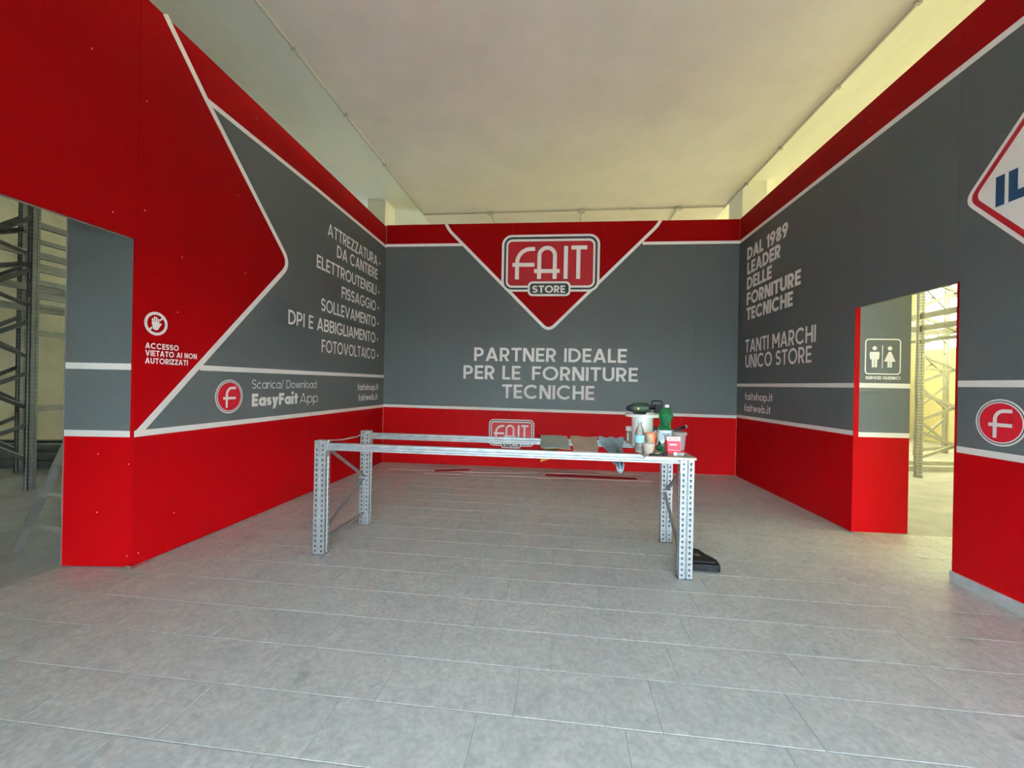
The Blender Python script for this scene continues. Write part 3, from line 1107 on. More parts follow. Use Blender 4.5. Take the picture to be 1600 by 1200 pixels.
F = FRONT_V
ceil = shell('ceiling', 'plaster', [UV(CL, F, ZC), UV(CL, VB, ZC), UV(CRr, VB, ZC), UV(CRr, F, ZC)], 'flat beige plaster soffit over the middle of the room')
sl = 1.25
b = mb('plaster_side')
def slope_wing(b, u0, u1, z0, z1):
    q = [UV(u0, F, z0), UV(u0, VB, z0), UV(u1, VB, z1), UV(u1, F, z1)]
    if u1 < u0: q.reverse()
    up = Vector((0, 0, .2))
    b.raw([a + up for a in q] + q, [(3, 2, 1, 0), (4, 5, 6, 7), (0, 1, 5, 4), (1, 2, 6, 5), (2, 3, 7, 6), (3, 0, 4, 7)])
slope_wing(b, CRr, UR, ZC + .06, ZC + .75)
o = obj('ceiling_wing_right', b, ceil); o['label'] = 'lighter sloping soffit above the right hand aisle'
b = mb('plaster_side'); slope_wing(b, CL, UL, ZC + .02, ZC + .45)
o = obj('ceiling_wing_left', b, ceil); o['label'] = 'greyer sloping soffit above the left hand aisle'


def windowed_wall(name, label, a, b_, m, z1, wins, outward):
    """wall from a to b_ (ground points) with window openings wins: (s0, s1, z0, z1)"""
    A = Vector(a); B = Vector(b_); t = (B - A).normalized(); Ln = (B - A).length
    out = Vector(outward) * .18
    bb = mb(m)
    def blk(s0, s1, z0, z1):
        if s1 - s0 < .01 or z1 - z0 < .01: return
        p0 = A + t * s0; p1 = A + t * s1
        q = [p0, p1, p1 + out, p0 + out]
        if (q[1] - q[0]).cross(q[2] - q[0]).z < 0: q = [q[0], q[3], q[2], q[1]]
        bb.hexa([(k.x, k.y, z0) for k in q] + [(k.x, k.y, z1) for k in q])
    s = 0
    for (w0, w1, h0, h1) in wins:
        blk(s, w0, -.14, z1); blk(w0, w1, -.14, h0); blk(w0, w1, h1, z1); s = w1
    blk(s, Ln, -.14, z1)
    o = obj(name, bb)
    tag(o, label, None, None, 'structure')
    return A, t, out, o


def window(n, label, A, t, out, s0, s1, z0, z1, cols, rows, bar=.05, gm='glass'):
    rz = math.atan2(t.y, t.x)
    loc = A + t * s0 + out * .5
    W = s1 - s0
    b = mb('frame')
    d = .03
    for x0, x1, y0, y1 in ((0, W, z0, z0 + bar), (0, W, z1 - bar, z1), (0, bar, z0 + bar, z1 - bar), (W - bar, W, z0 + bar, z1 - bar)):
        b.box(x0, x1, -d, d, y0, y1)
    o = obj(f'window_{n}', b, loc=(loc.x, loc.y, 0), rz=rz)
    tag(o, label, None, None, 'structure')
    for i in range(1, cols):
        x = W * i / cols
        obj('mullion', mb('frame').box(x - bar / 2, x + bar / 2, -d * .9, d * .9, z0 + bar, z1 - bar), o)
    for j in range(1, rows):
        z = z0 + (z1 - z0) * j / rows
        obj('transom', mb('frame').box(bar, W - bar, -d * .8, d * .8, z - bar / 2, z + bar / 2), o)
    for i in range(cols):
        a0 = max(bar, W * i / cols + bar / 2); a1 = min(W - bar, W * (i + 1) / cols - bar / 2)
        obj('pane', mb(gm).box(a0, a1, -.003, .003, z0 + bar, z1 - bar), o)
    return o


HT = 6.3
A, t, out, _ = windowed_wall('wall_right_outer', 'cream outer wall of the right hand aisle with a long window band', UV(UR, F), UV(UR, VB), 'cream', HT, [(.8, 14.8, 2.55, 4.7)], U)
window(1, 'long bright window band high in the right outer wall', A, t, out,   .8, 14.8, 2.55, 4.7, 16, 3, gm='glass_warm')
A, t, out, _ = windowed_wall('wall_left_outer', 'drab outer wall of the left hand aisle with an added high window', UV(UL, F), UV(UL, VB), 'drab', HT, [(10.2, 13.8, 2.4, 4.6)], -U)
window(2, 'unseen high window band added to light the left hand aisle', A, t, out, 10.2, 13.8, 2.4, 4.6, 5, 2)  # unseen window, added for dim daylight in the left aisle
A, t, out, _ = windowed_wall('wall_back_outer', 'cream rear wall of the warehouse with tall windows', UV(UL, VB), UV(UR, VB), 'cream', HT, [(13.0, 19.6, 2.3, 4.9)], V)
window(3, 'tall bright window in the rear wall of the warehouse', A, t, out, 13.0, 19.6, 2.3, 4.9, 8, 3, gm='glass_warm')
A, t, out, _ = windowed_wall('wall_front', 'front wall behind the camera with the open shop front', UV(UL, F), UV(UR, F), 'cream', HT, [(8.2, 13.3, .02, 2.2)], -V)
window(4, 'glazed shop front behind the camera', A, t, out, 8.2, 13.3, .02, 2.2, 4, 1)

# unseen yard added to block sky light from below, kept dark against bounce
b = mb('asphalt')
b.raw([(-60, -60, -.4), (60, -60, -.4), (60, 60, -.4), (-60, 60, -.4), (-60, -60, -.15), (60, -60, -.15), (60, 60, -.15), (-60, 60, -.15)],
      [(3, 2, 1, 0), (4, 5, 6, 7), (0, 1, 5, 4), (1, 2, 6, 5), (2, 3, 7, 6), (3, 0, 4, 7)])
tag(obj('ground', b), 'dark asphalt yard outside the building, added to cut upward light', None, None, 'structure')

# columns behind the partitions
def column(u0, u1, v0, v1, label, zt_):
    b = mb('column')
    q = [UV(u0, v0), UV(u1, v0), UV(u1, v1), UV(u0, v1)]
    b.hexa([(k.x, k.y, -.012) for k in q] + [(k.x, k.y, zt_) for k in q])
    bevel(tag(obj('column', b), label, 'column'), .01)
column(-4.30, -3.88, 8.75, 9.3, 'square white column rising behind the left end of the back wall', ZC + .1)
column(3.58, 4.04, 8.55, 9.2, 'square white column rising behind the right end of the back wall', ZC + .12)
column(4.45, 4.9, 9.2, 9.7, 'white column farther back beside the right column', ZC + .2)


# conduits on the ceiling
def conduit(name, pts, label, clips, boxes=()):
    b = mb('pvc')
    b.tube(pts, .016, 8)
    o = tag(obj(name, b, smooth=True), label, 'conduit')
    for c in clips:
        cb = mb('pvc'); cb.box(c.x - .03, c.x + .03, c.y - .02, c.y + .02, ZC - .042, ZC)
        obj('clip', cb, o)
    for c in boxes:
        cb = mb('pvc'); cb.box(c.x - .07, c.x + .07, c.y - .06, c.y + .06, ZC - .07, ZC)
        bevel(obj('junction_box', cb, o), .008)
    return o


zc = ZC - .02
conduit('ceiling_conduit', [UV(CL + .05, F + .1, zc), UV(CL + .05, 9.38, zc)], 'long pale conduit along the left edge of the soffit',
        [UV(CL + .05, v) for v in (.5, 2, 3.6, 4.6, 5.8, 7.2)])
conduit('ceiling_conduit', [UV(CRr - .05, F + .1, zc), UV(CRr - .05, 9.5, zc)], 'long pale conduit along the right edge of the soffit',
        [UV(CRr - .05, v) for v in (.5, 1.6, 2.8, 3.6, 4.6, 5.8, 7.2, 8.4)])
conduit('ceiling_conduit', [UV(CL + .05, 9.42, zc), UV(CRr - .05, 9.42, zc)], 'pale conduit crossing the soffit above the back wall',
        [UV(v, 9.42) for v in (-.8, 1.6)], [UV(-1.62, 9.42), UV(.48, 9.42), UV(2.6, 9.42)])
for u, lb in ((-1.62, 'leftmost of the three short conduits running back from the crossing conduit'), (.48, 'middle one of the three short conduits running back from the crossing conduit'), (2.6, 'rightmost of the three short conduits running back from the crossing conduit')):
    b = mb('pvc'); b.tube([UV(u, 9.46, zc), UV(u, 11.4, zc)], .014, 8)
    b.box(0, 0, 0, 0, 0, 0) if False else None
    tag(obj('ceiling_conduit', b, smooth=True), lb, 'conduit')

# ================================================================== RACK PARTS
def upright_mesh(W, D, H, pitch, m='steel', slots=True):
    """C-shaped post seen from the front: x across, y back"""
    b = mb(m)
    g, dp = W * .07, .008
    prof = [(0, 0), (W * .42, 0), (W * .42 + g, dp), (W * .58 - g, dp), (W * .58, 0), (W, 0), (W, D * .40), (W - .006, D * .45), (W - .006, D * .58), (W, D * .63), (W, D),
            (0, D), (0, D * .63), (.006, D * .58), (.006, D * .45), (0, D * .40)]
    prof = [(x - W / 2, y) for x, y in prof]
    b.prism(prof, lambda p: (p[0], p[1], 0), lambda p: (p[0], p[1], H))
    return b


def slots_mesh(W, D, H, pitch, m1='steel_hole', m2='steel', left=True):
    b = mb(m1)
    n = int((H - .03) / pitch)
    for i in range(n):
        z = .03 + i * pitch
        for x, k in ((-W * .27, 0), (W * .27, 0)):
            b.mat(M[m1]); r = W * .115
            pts = [(x + r * math.cos(a) * (1 if math.sin(a) > 0 else .6), z + r * 1.05 * math.sin(a)) for a in [j * PI / 4 for j in range(8)]]
            b.face([(q[0], -.0008, q[1]) for q in pts])
            b.mat(M[m2])      # raised lip under the slot
            b.raw([(x - r, -.0005, z - r * .9), (x + r, -.0005, z - r * .9), (x + r * .8, -.004, z - r * 1.5), (x - r * .8, -.004, z - r * 1.5), (x, -.0005, z - r * 2)],
                  [(0, 3, 2, 1), (3, 4, 2)])
        if left:
            for sx in (-1, 1):
                xx = sx * (W / 2 + .0008); y = D * .22; r = D * .1
                b.mat(M[m1])
                for yy in (D * .22, D * .80):
                    pts = [(yy + r * math.cos(a), z + r * math.sin(a)) for a in [j * PI / 3 for j in range(6)]]
                    if sx > 0: pts = pts
                    else: pts = pts[::-1]
                    b.face([(xx, q[0], q[1]) for q in pts])
    return b


def post(parent, x, y, W, D, H, pitch, m='steel', slot=True, rz=0, z=0, lip='steel', foot=True):
    o = obj('upright', upright_mesh(W, D, H, pitch, m), parent, loc=(x, y, z), rz=rz)
    if slot:
        s = obj('slots', slots_mesh(W, D, H, pitch, m2=m), o); s['kind'] = 'stuff'; s['label'] = 'rows of punched slots'
    if foot:
        obj('foot', mb('rack_dark' if m != 'steel' else 'steel_hole').box(-W / 2 - .004, W / 2 + .004, -.004, D + .004, 0, .006), o)
    return o


def beam_mesh(L, H, D, m='steel'):
    """stepped box beam along x"""
    prof = [(0, 0), (D, 0), (D, H), (.0, H), (0, H * .82), (.008, H * .74), (.008, H * .62), (0, H * .54), (0, H * .46), (.008, H * .38), (.008, H * .26), (0, H * .18)]
    b = mb(m)
    b.prism(prof, lambda p: (0, p[0], p[1]), lambda p: (L, p[0], p[1]))
    return b


# ================================================================== WORKBENCH FRAME MADE OF RACK PARTS
TLn = 2.793
t0 = Vector((-1.507, 3.233, 0))
trz = math.atan2(-.301, 2.777)
wbf = root('rack_workbench', t0, trz, 'long workbench frame of galvanised slotted rack posts and beams', 'workbench')
PW, PD, PH = .094, .068, .900
legs = [(0, 0), (TLn, 0), (.031, .704), (TLn + .045, .70)]
hl = [.903, .884, .903, .884]
for (x, y), h in zip(legs, hl):
    post(wbf, x, y, PW, PD, h, .040)
BH = .056
def bench_beam(x0, x1, y, zt_):
    o = obj('beam', beam_mesh(x1 - x0, BH, .045), wbf, loc=(x0, y, zt_ - BH))
    for s in (0, 1):
        b = mb('steel')
        x = 0 if s == 0 else x1 - x0
        b.box(min(x, x), x + .004, -.010, .05, -.055, BH - .001) if s == 0 else b.box(x - .004, x, -.010, .05, -.055, BH - .001)
        xx0, xx1 = (x - .045, x + .004) if s == 0 else (x - .004, x + .045)
        b.box(xx0, xx1, -.0135, -.010, -.06, BH - .001)
        obj('end_plate', b, o)
        for zz in (-.035, .0, .035):
            obj('hook', mb('steel_hole').box((xx0 + xx1) / 2 - .006, (xx0 + xx1) / 2 + .006, -.017, -.0135, zz - .006, zz + .008), o)
    return o
bench_beam(PW / 2, TLn - PW / 2, .010, .884)
bench_beam(.031 + PW / 2, TLn + .045 - PW / 2, .704 + .010, .884)


def brace(a, b, w=.022, m='steel_dull'):
    bb = mb(m)
    bb.bar(a, b, w, .018)
    o = obj('brace', bb, wbf)
    for q in (a, b):
        c = mb('steel_hole'); c.tube([Vector(q) + Vector((-.02, 0, 0)), Vector(q) + Vector((.02, 0, 0))], .007, 6)
        obj('bolt', c, o)
    return o
for xf, xr in ((0, .031), (TLn, TLn + .045)):
    if xf == 0:
        brace((xf + .01, PD, .845), (xr - .005, .704, .47))
        brace((xr - .02, .704, .44), (xf + .02, PD, .19))
        brace((xr, .704, .115), (xf + .02, PD, .115))
    else:
        brace((xf + .01, PD, .80), (xr, .704, .47))
        brace((xr - .02, .704, .45), (xf - .01, PD, .13))
    for zz in (.455, .115):
        bb = mb('steel'); bb.box(xr - PW / 2 - .003, xr + PW / 2 + .003, .694, .704, zz - .006, zz + .008)
        obj('clamp', bb, wbf)
b = mb('alu'); b.tube([(.0, .06, .895), (.02, .3, .872), (.03, .55, .868), (.03, .71, .895)], .006, 6)
obj('wire', b, wbf, smooth=True)['label'] = 'thin bent bright wire between the two left posts'

# worktop board
ZW = .899
bp = [at(975, 683, ZW), at(1008.5, 712.5, ZW), at(1088.5, 715.5, ZW), at(1062, 697, ZW)]
bp[0] = wbf.location + Vector((0, 0, ZW))
def TL(x, y, z=0):
    c, s = math.cos(trz), math.sin(trz)
    return Vector((t0.x + x * c - y * s, t0.y + x * s + y * c, z))
bp = [at(1008.5, 713, ZW), at(1088.5, 716, ZW), None, at(975.5, 684.5, ZW)]
bp[2] = bp[1] + (bp[3] - bp[0]) * .96
b = mb('laminate')
b.hexa([(q.x, q.y, ZW - .014) for q in bp] + [(q.x, q.y, ZW) for q in bp])
worktop = bevel(tag(obj('worktop_board', b), 'grey board laid across the right end of the steel workbench', 'board'), .001)
b = mb('pale_wood')
e0, e1 = bp[0], bp[1]
d = (e1 - e0).normalized(); n_ = Vector((d.y, -d.x, 0)) * .0015
b.hexa([(q.x, q.y, ZW - .0138) for q in (e0 + n_, e1 + n_, e1, e0)] + [(q.x, q.y, ZW - .0003) for q in (e0 + n_, e1 + n_, e1, e0)])
obj('edge_band', b, worktop)['label'] = 'pale edge band'

# ================================================================== THINGS ON THE BOARD
def put(x, y):
    return at(x, y, ZW)
def scale_at(loc): return loc.y / FPX          # metres per pixel at that depth

# white pedestal with a wide round top
l = put(1003, 697)
k = scale_at(l)
o = root('white_pedestal', l, 0, 'white plastic spool standing on end with a wide round flange', 'spool')
obj('core', mb('white_plastic').lathe([(16 * k, 0), (16 * k, 46 * k)], 36), o, smooth=True)
bevel(obj('flange', mb('white_plastic').lathe([(26 * k, 46 * k), (26 * k, 50.5 * k)], 40), o, smooth=True), .002)
zt0 = ZW + 50.5 * k
# drill lying on the flange
o = root('cordless_drill', (l.x - .012, l.y - .01, zt0), R(-2), 'dark green and black cordless drill lying on the white spool', 'drill')
b = mb('dark_green'); r_ = 9.0 * k
b.tube([(-14 * k, 0, 9 * k), (-11 * k, 0, 9 * k), (2 * k, 0, 9.2 * k), (9 * k, 0, 9.2 * k), (11 * k, 0, 9.5 * k)], [6.6 * k, 8.2 * k, 8.9 * k, 8.9 * k, 6.5 * k], 18)
obj('motor_housing', b, o, smooth=True)
b = mb('black'); b.tube([(-24 * k, 0, 8 * k), (-21 * k, 0, 8.4 * k), (-14 * k, 0, 9 * k)], [1.2 * k, 3.6 * k, 6.6 * k], 16)
obj('chuck', b, o, smooth=True)
b = mb('black'); b.tube([(10 * k, 0, 10 * k), (16 * k, -.3 * k, 11 * k), (24 * k, -.6 * k, 11 * k)], [4.2 * k, 3.8 * k, 4.4 * k], 14)
obj('grip', b, o, smooth=True)
b = mb('black'); b.box(20 * k, 30 * k, -6 * k, 5 * k, 1.5 * k, 15 * k)
bevel(obj('battery', b, o), .004)
b = mb('black'); b.tube([(15 * k, 0, 13 * k), (15.5 * k, 0, 19 * k), (18 * k, 0, 20.5 * k), (29 * k, 0, 20.5 * k), (31.5 * k, 0, 18.5 * k), (31.5 * k, 0, 10 * k)], 1.3 * k, 8)
obj('hook', b, o, smooth=True)
b = mb('yellow'); b.box(-8.5 * k, -6 * k, -9.5 * k, -8 * k, 7 * k, 10 * k); obj('badge', b, o)['label'] = 'small yellow spot'
o = root('folded_paper', (l.x + 10 * k, l.y - 18 * k, zt0), R(6), 'crumpled white paper lying beside the drill on the spool', 'paper')
b = mb('white_plastic'); b.raw([(-11 * k, 0, 0), (4 * k, 0, 0), (4 * k, 5 * k, 0), (-11 * k, 5 * k, 0), (-9 * k, 1.5 * k, 2.5 * k), (2 * k, 1 * k, 1.2 * k), (3 * k, 4 * k, 1.8 * k), (-8 * k, 4 * k, 3.3 * k)],
                               [(3, 2, 1, 0), (4, 5, 6, 7), (0, 1, 5, 4), (1, 2, 6, 5), (2, 3, 7, 6), (3, 0, 4, 7)])
obj('sheet', b, o)

# small clear water bottle
l = put(999, 706.5)
k = scale_at(l)
o = root('water_bottle', l, 0, 'small clear water bottle with a light blue label before the white spool', 'bottle')
obj('body', mb('clear_pet').lathe([(5.5 * k, 0), (6.8 * k, 1.5 * k), (6.8 * k, 12 * k), (6.3 * k, 14 * k), (7.0 * k, 16 * k), (7.0 * k, 30 * k), (6.0 * k, 35 * k), (3.4 * k, 41 * k), (2.4 * k, 43 * k), (2.4 * k, 44 * k)], 28), o, smooth=True)
obj('label', mb('label_blue').lathe([(7.15 * k, 16 * k), (7.15 * k, 27 * k)], 28), o, smooth=True)
obj('cap', mb('clear_pet').lathe([(2.9 * k, 44 * k), (2.9 * k, 47.5 * k)], 18), o, smooth=True)

# orange card cup behind
l = put(1016, 702.5)
k = scale_at(l)
o = root('card_cup', l, 0, 'orange and kraft card cup between the spool and the green bottle', 'cup')
b = mb('orange'); b.lathe([(6.6 * k, 0), (8.6 * k, 26 * k), (8.2 * k, 26 * k), (6.4 * k, 2 * k)], 28); obj('body', b, o, smooth=True)
b = mb('kraft')
b.raw([((6.75 + 2 * j) * k * math.cos(R(a)), (6.75 + 2 * j) * k * math.sin(R(a)), 1 * k + 24 * k * j) for j in (0, 1) for a in range(190, 275, 12)],
      [(i, i + 1, i + 9, i + 8) for i in range(7)])
obj('sleeve', b, o, smooth=True)['label'] = 'kraft coloured panel'
b = mb('beige_cup'); b.tube([(4 * k, 0, 25 * k), (8 * k, -2 * k, 30 * k)], 1.5 * k, 8); obj('stirrer', b, o, smooth=True)

# beige cup in front
l = put(1013, 708.6)
k = scale_at(l)
o = root('paper_cup', l, 0, 'squat beige paper cup with a white rim on the board front', 'cup')
obj('body', mb('beige_cup').lathe([(6.6 * k, 0), (9.6 * k, 15.2 * k), (9.3 * k, 15.2 * k), (6.4 * k, 1.2 * k)], 28), o, smooth=True)
obj('rim', mb('white_plastic').lathe([(9.6 * k, 14.8 * k), (9.9 * k, 15.8 * k), (9.2 * k, 15.8 * k), (9.2 * k, 14.8 * k)], 28, open_top=True), o, smooth=True)

# large green bottle
l = put(1035.5, 704.5)
k = scale_at(l)
o = root('green_bottle', l, 0, 'large waisted green water bottle with white cap and pale label', 'bottle')
sh = (.075, 0)
prof = [(9.5, 0), (11.6, 2), (11.9, 8), (12, 10), (12, 33), (11, 37), (9.6, 39), (9.0, 44), (10.2, 48), (12.2, 53), (12.6, 57), (11.8, 60), (8, 64.5), (4.6, 67), (3.4, 68)]
obj('body', mb('green_pet').lathe([(r * k, z * k) for r, z in [(r_ * .86, z_) for r_, z_ in prof]], 32, shear=sh), o, smooth=True)
obj('label', mb('label_pale').lathe([(10.5 * k, 9 * k), (10.5 * k, 33 * k)], 32, shear=sh, open_top=True), o, smooth=True)
obj('cap', mb('white_plastic').lathe([(3.3 * k, 68 * k), (3.3 * k, 72 * k)], 20, shear=sh), o, smooth=True)
b = mb('ink')
for i in range(7):
    a0, a1 = R(236 + i * 9), R(236 + i * 9 + 6)
    b.raw([(10.62 * k * math.cos(a) + .075 * z * k, 10.62 * k * math.sin(a), z * k) for z in (25.5, 29) for a in (a0, a1)], [(0, 1, 3, 2)])
obj('print', b, o)['label'] = 'blurred dark print on the label'
b = mb('dark_green')
for i in range(10):
    a = 200 + i * 14
    z1_, z2_ = 14 + 3 * math.sin(i * 1.7), 14 + 3 * math.sin((i + 1) * 1.7)
    b.raw([(10.6 * k * math.cos(R(a)) + .075 * 9 * k, 10.6 * k * math.sin(R(a)), 9.2 * k), (10.6 * k * math.cos(R(a + 14)) + .075 * 9 * k, 10.6 * k * math.sin(R(a + 14)), 9.2 * k),
           (10.6 * k * math.cos(R(a + 14)) + .075 * z2_ * k, 10.6 * k * math.sin(R(a + 14)), z2_ * k), (10.6 * k * math.cos(R(a)) + .075 * z1_ * k, 10.6 * k * math.sin(R(a)), z1_ * k)], [(0, 1, 2, 3)])
obj('label_picture', b, o)['label'] = 'dark green hills at the bottom of the label'

# translucent tub behind the carton
l = put(1059, 702)
k = scale_at(l)
o = root('plastic_tub', l, 0, 'translucent plastic tub behind the red and white carton', 'tub')
obj('body', mb('tub').lathe([(9.6 * k, 0), (11.4 * k, 23 * k)], 30), o, smooth=True)
bevel(obj('lid', mb('tub').lathe([(13 * k, 23 * k), (13.2 * k, 25 * k), (12.4 * k, 27.5 * k)], 30), o, smooth=True), .001)
# red and white carton
l = put(1053, 709)
k = scale_at(l)
o = root('carton', l, R(-4), 'small red carton with a white top band on the board', 'carton')
b = mb('paper_red'); b.raw([(-9 * k, 0, 0), (10 * k, 0, 0), (10 * k, 14 * k, 0), (-9 * k, 14 * k, 0), (-10.5 * k, 0, 20 * k), (9.5 * k, 0, 20 * k), (9.5 * k, 14 * k, 20 * k), (-10.5 * k, 14 * k, 20 * k)],
                           [(3, 2, 1, 0), (4, 5, 6, 7), (0, 1, 5, 4), (1, 2, 6, 5), (2, 3, 7, 6), (3, 0, 4, 7)])
obj('body', b, o)
b = mb('white_plastic'); b.raw([(-10.5 * k, 0, 20.02 * k), (9.5 * k, 0, 20.02 * k), (9.5 * k, 14 * k, 20.02 * k), (-10.5 * k, 14 * k, 20.02 * k), (-11 * k, 0, 26.5 * k), (9.3 * k, 0, 26.5 * k), (9.3 * k, 14 * k, 26.5 * k), (-11 * k, 14 * k, 26.5 * k)],
                               [(3, 2, 1, 0), (4, 5, 6, 7), (0, 1, 5, 4), (1, 2, 6, 5), (2, 3, 7, 6), (3, 0, 4, 7)])
obj('top_band', b, o)['label'] = 'white top band'
obj('print', mb('white_plastic').box(-7 * k, 4 * k, -.0008, -.0002, 13 * k, 15.4 * k), o)['label'] = 'white bar printed on the front'
b = mb('paper_red'); b.box(-7 * k, -5 * k, -.0008, -.0002, 22 * k, 24 * k); b.box(-3 * k, 6.5 * k, -.0008, -.0002, 22.6 * k, 23.6 * k)
obj('emblem', b, o)['label'] = 'tiny red mark and line on the white band'
obj('lower_line', mb('white_plastic').box(-8.8 * k, 9.5 * k, -.0008, -.0002, 5.2 * k, 6 * k), o)

# black handled tool lying on the tub lid
l = put(1059, 702); k = scale_at(l)
zz = ZW + 27.5 * k
o = root('putty_tool', (l.x, l.y, zz), 0, 'black handled hand tool resting on the translucent tub', 'tool')
b = mb('black'); b.tube([(-7 * k, 0, 1.9 * k), (-2 * k, 0, 3 * k), (6 * k, 0, 6.2 * k), (11 * k, 0, 8.2 * k)], [1.6 * k, 2.3 * k, 2.6 * k, 2.4 * k], 12); obj('handle', b, o, smooth=True)
b = mb('steel_dull'); b.tube([(11 * k, 0, 8.2 * k), (13.5 * k, 0, 9.0 * k)], [2.8 * k, 2.2 * k], 10); obj('end_cap', b, o, smooth=True)
b = mb('steel_dull'); b.bar((-15 * k, 0, .5 * k), (-7 * k, 0, 1.9 * k), 5 * k, .6 * k); obj('blade', b, o)

# black round object behind the spool
l = put(1022.5, 691); k = scale_at(l)
o = root('adhesive_tape', l, 0, 'black roll standing on edge between spool and green bottle', 'tape roll')
b = mb('black'); n_s = 24
b.tube([(0, -4 * k, 12.5 * k), (0, 4 * k, 12.5 * k)], 12.4 * k, n_s); obj('roll', b, o, smooth=True)
b = mb('kraft'); b.tube([(0, -4.15 * k, 12.5 * k), (0, -4.0 * k, 12.5 * k)], 5 * k, 18); obj('core', b, o, smooth=True)

# black cutter pouch under the green bottle
l = put(1028, 712); k = scale_at(l)
o = root('utility_knife', l, R(8), 'black folding knife lying in front of the green bottle', 'knife')
b = mb('black')
b.raw([(-15 * k, 1 * k, 0), (10 * k, -2 * k, 0), (14 * k, 4 * k, 0), (-6 * k, 8 * k, 0), (-14 * k, 2 * k, 2 * k), (9 * k, -1 * k, 3.4 * k), (12 * k, 4 * k, 3.6 * k), (-5 * k, 7 * k, 3 * k)],
      [(3, 2, 1, 0), (4, 5, 6, 7), (0, 1, 5, 4), (1, 2, 6, 5), (2, 3, 7, 6), (3, 0, 4, 7)])
obj('handle', b, o)
bevel(obj('pivot', mb('black').lathe([(3.6 * k, 0), (3.6 * k, 4.6 * k)], 14, 11 * k, -1.5 * k), o, smooth=True), .001)
obj('blade', mb('yellow').box(-3 * k, 4 * k, 1 * k, 3 * k, 3.2 * k, 3.8 * k), o)['label'] = 'small yellowish strip on the handle'

# red bar tool, small grey box and white cap
l = put(1060, 708.6); k = scale_at(l)
o = root('red_marker', l, R(-3), 'red bar shaped marker lying on the board before the carton', 'marker')
b = mb('paper_red'); b.tube([(-11 * k, 0, 1.7 * k), (9 * k, 0, 1.7 * k)], 1.7 * k, 8); obj('barrel', b, o, smooth=True)
b = mb('black'); b.tube([(-16 * k, 0, 1.7 * k), (-11 * k, 0, 1.7 * k)], [1 * k, 1.8 * k], 8); obj('tip', b, o, smooth=True)
l = put(1061, 712); k = scale_at(l)
o = root('tape_measure', l, R(-3), 'small grey tape measure at the front edge of the board', 'tape measure')
bevel(obj('case', mb('steel_dull').box(-7 * k, 8 * k, 0, 4 * k, 0, 4.6 * k), o), .002)
b = mb('white_plastic'); b.tube([(-6 * k, -1.2 * k, 2.9 * k), (-6 * k, 0, 2.9 * k)], 2.9 * k, 16); obj('round_cap', b, o, smooth=True)['label'] = 'white round cap'

# box behind the spool on the left
l = put(984.5, 692.5); k = scale_at(l)
o = root('small_box', l, R(-6), 'small brown box with a white lid left of the spool', 'box')
obj('body', mb('brown_wood').box(-5.5 * k, 9 * k, 0, 8 * k, 0, 19 * k), o)
obj('lid', mb('white_plastic').box(-6 * k, 9.5 * k, -.5 * k, 8.5 * k, 19 * k, 26 * k), o)
obj('print', mb('white_plastic').box(-4.5 * k, -2.5 * k, -.0008, -.0001, 4 * k, 16 * k), o)['label'] = 'white pattern on the side'

# ================================================================== CLOTHS OVER THE BEAMS
def sheet(name, corners, m, label, cat, th=.0025, sag=.0, nx=14, ny=14, wave=.003, seed=1, zf=None):
    """corners in table coordinates: near-left, near-right, far-right, far-left with z"""
    rnd = random.Random(seed)
    ph = [rnd.uniform(0, 6) for _ in range(4)]
    b = mb(m); c = [Vector(q) for q in corners]
    top = []
    for j in range(ny + 1):
        for i in range(nx + 1):
            u, v = i / nx, j / ny
            q = (c[0] * (1 - u) + c[1] * u) * (1 - v) + (c[3] * (1 - u) + c[2] * u) * v
            z = wave * (1 + math.sin(7 * u + ph[0]) * math.cos(5 * v + ph[1])) + (zf(u, v) if zf else 0)
            top.append(TL(q.x + .004 * math.sin(9 * v + ph[2]), q.y + .005 * math.sin(8 * u + ph[3]), q.z + z + th))
    n = len(top)
    b.raw(top + [q - Vector((0, 0, th)) for q in top], [])
    W = nx + 1
    for j in range(ny):
        for i in range(nx):
            a = j * W + i
            b.f.append((a, a + 1, a + W + 1, a + W)); b.mi.append(0)
            b.f.append((n + a, n + a + W, n + a + W + 1, n + a + 1)); b.mi.append(0)
    edge = [i for i in range(W)] + [j * W + nx for j in range(1, ny + 1)] + [ny * W + i for i in range(nx - 1, -1, -1)] + [j * W for j in range(ny - 1, 0, -1)]
    for i in range(len(edge)):
        a, d = edge[i], edge[(i + 1) % len(edge)]
        b.f.append((a, n + a, n + d, d)); b.mi.append(0)
    return tag(obj(name, b, smooth=True), label, cat)


ZBm = .8845
def sag1(u, v): return -.02 * math.sin(PI * v) ** 2
sheet('cleaning_cloth', [(1.735, .13, ZBm), (1.965, .12, ZBm), (1.955, .79, ZBm), (1.71, .80, ZBm)], 'cloth_green', 'grey green cloth laid flat across the bench beams', 'cloth', seed=3, zf=lambda u, v: .018 * v)
sheet('cleaning_cloth', [(1.985, .03, ZBm), (2.165, .03, ZBm), (2.23, .78, ZBm), (1.980, .79, ZBm)], 'cloth_tan', 'tan cloth laid flat across the bench beams beside the grey green one', 'cloth', seed=5, zf=lambda u, v: .018 * v)
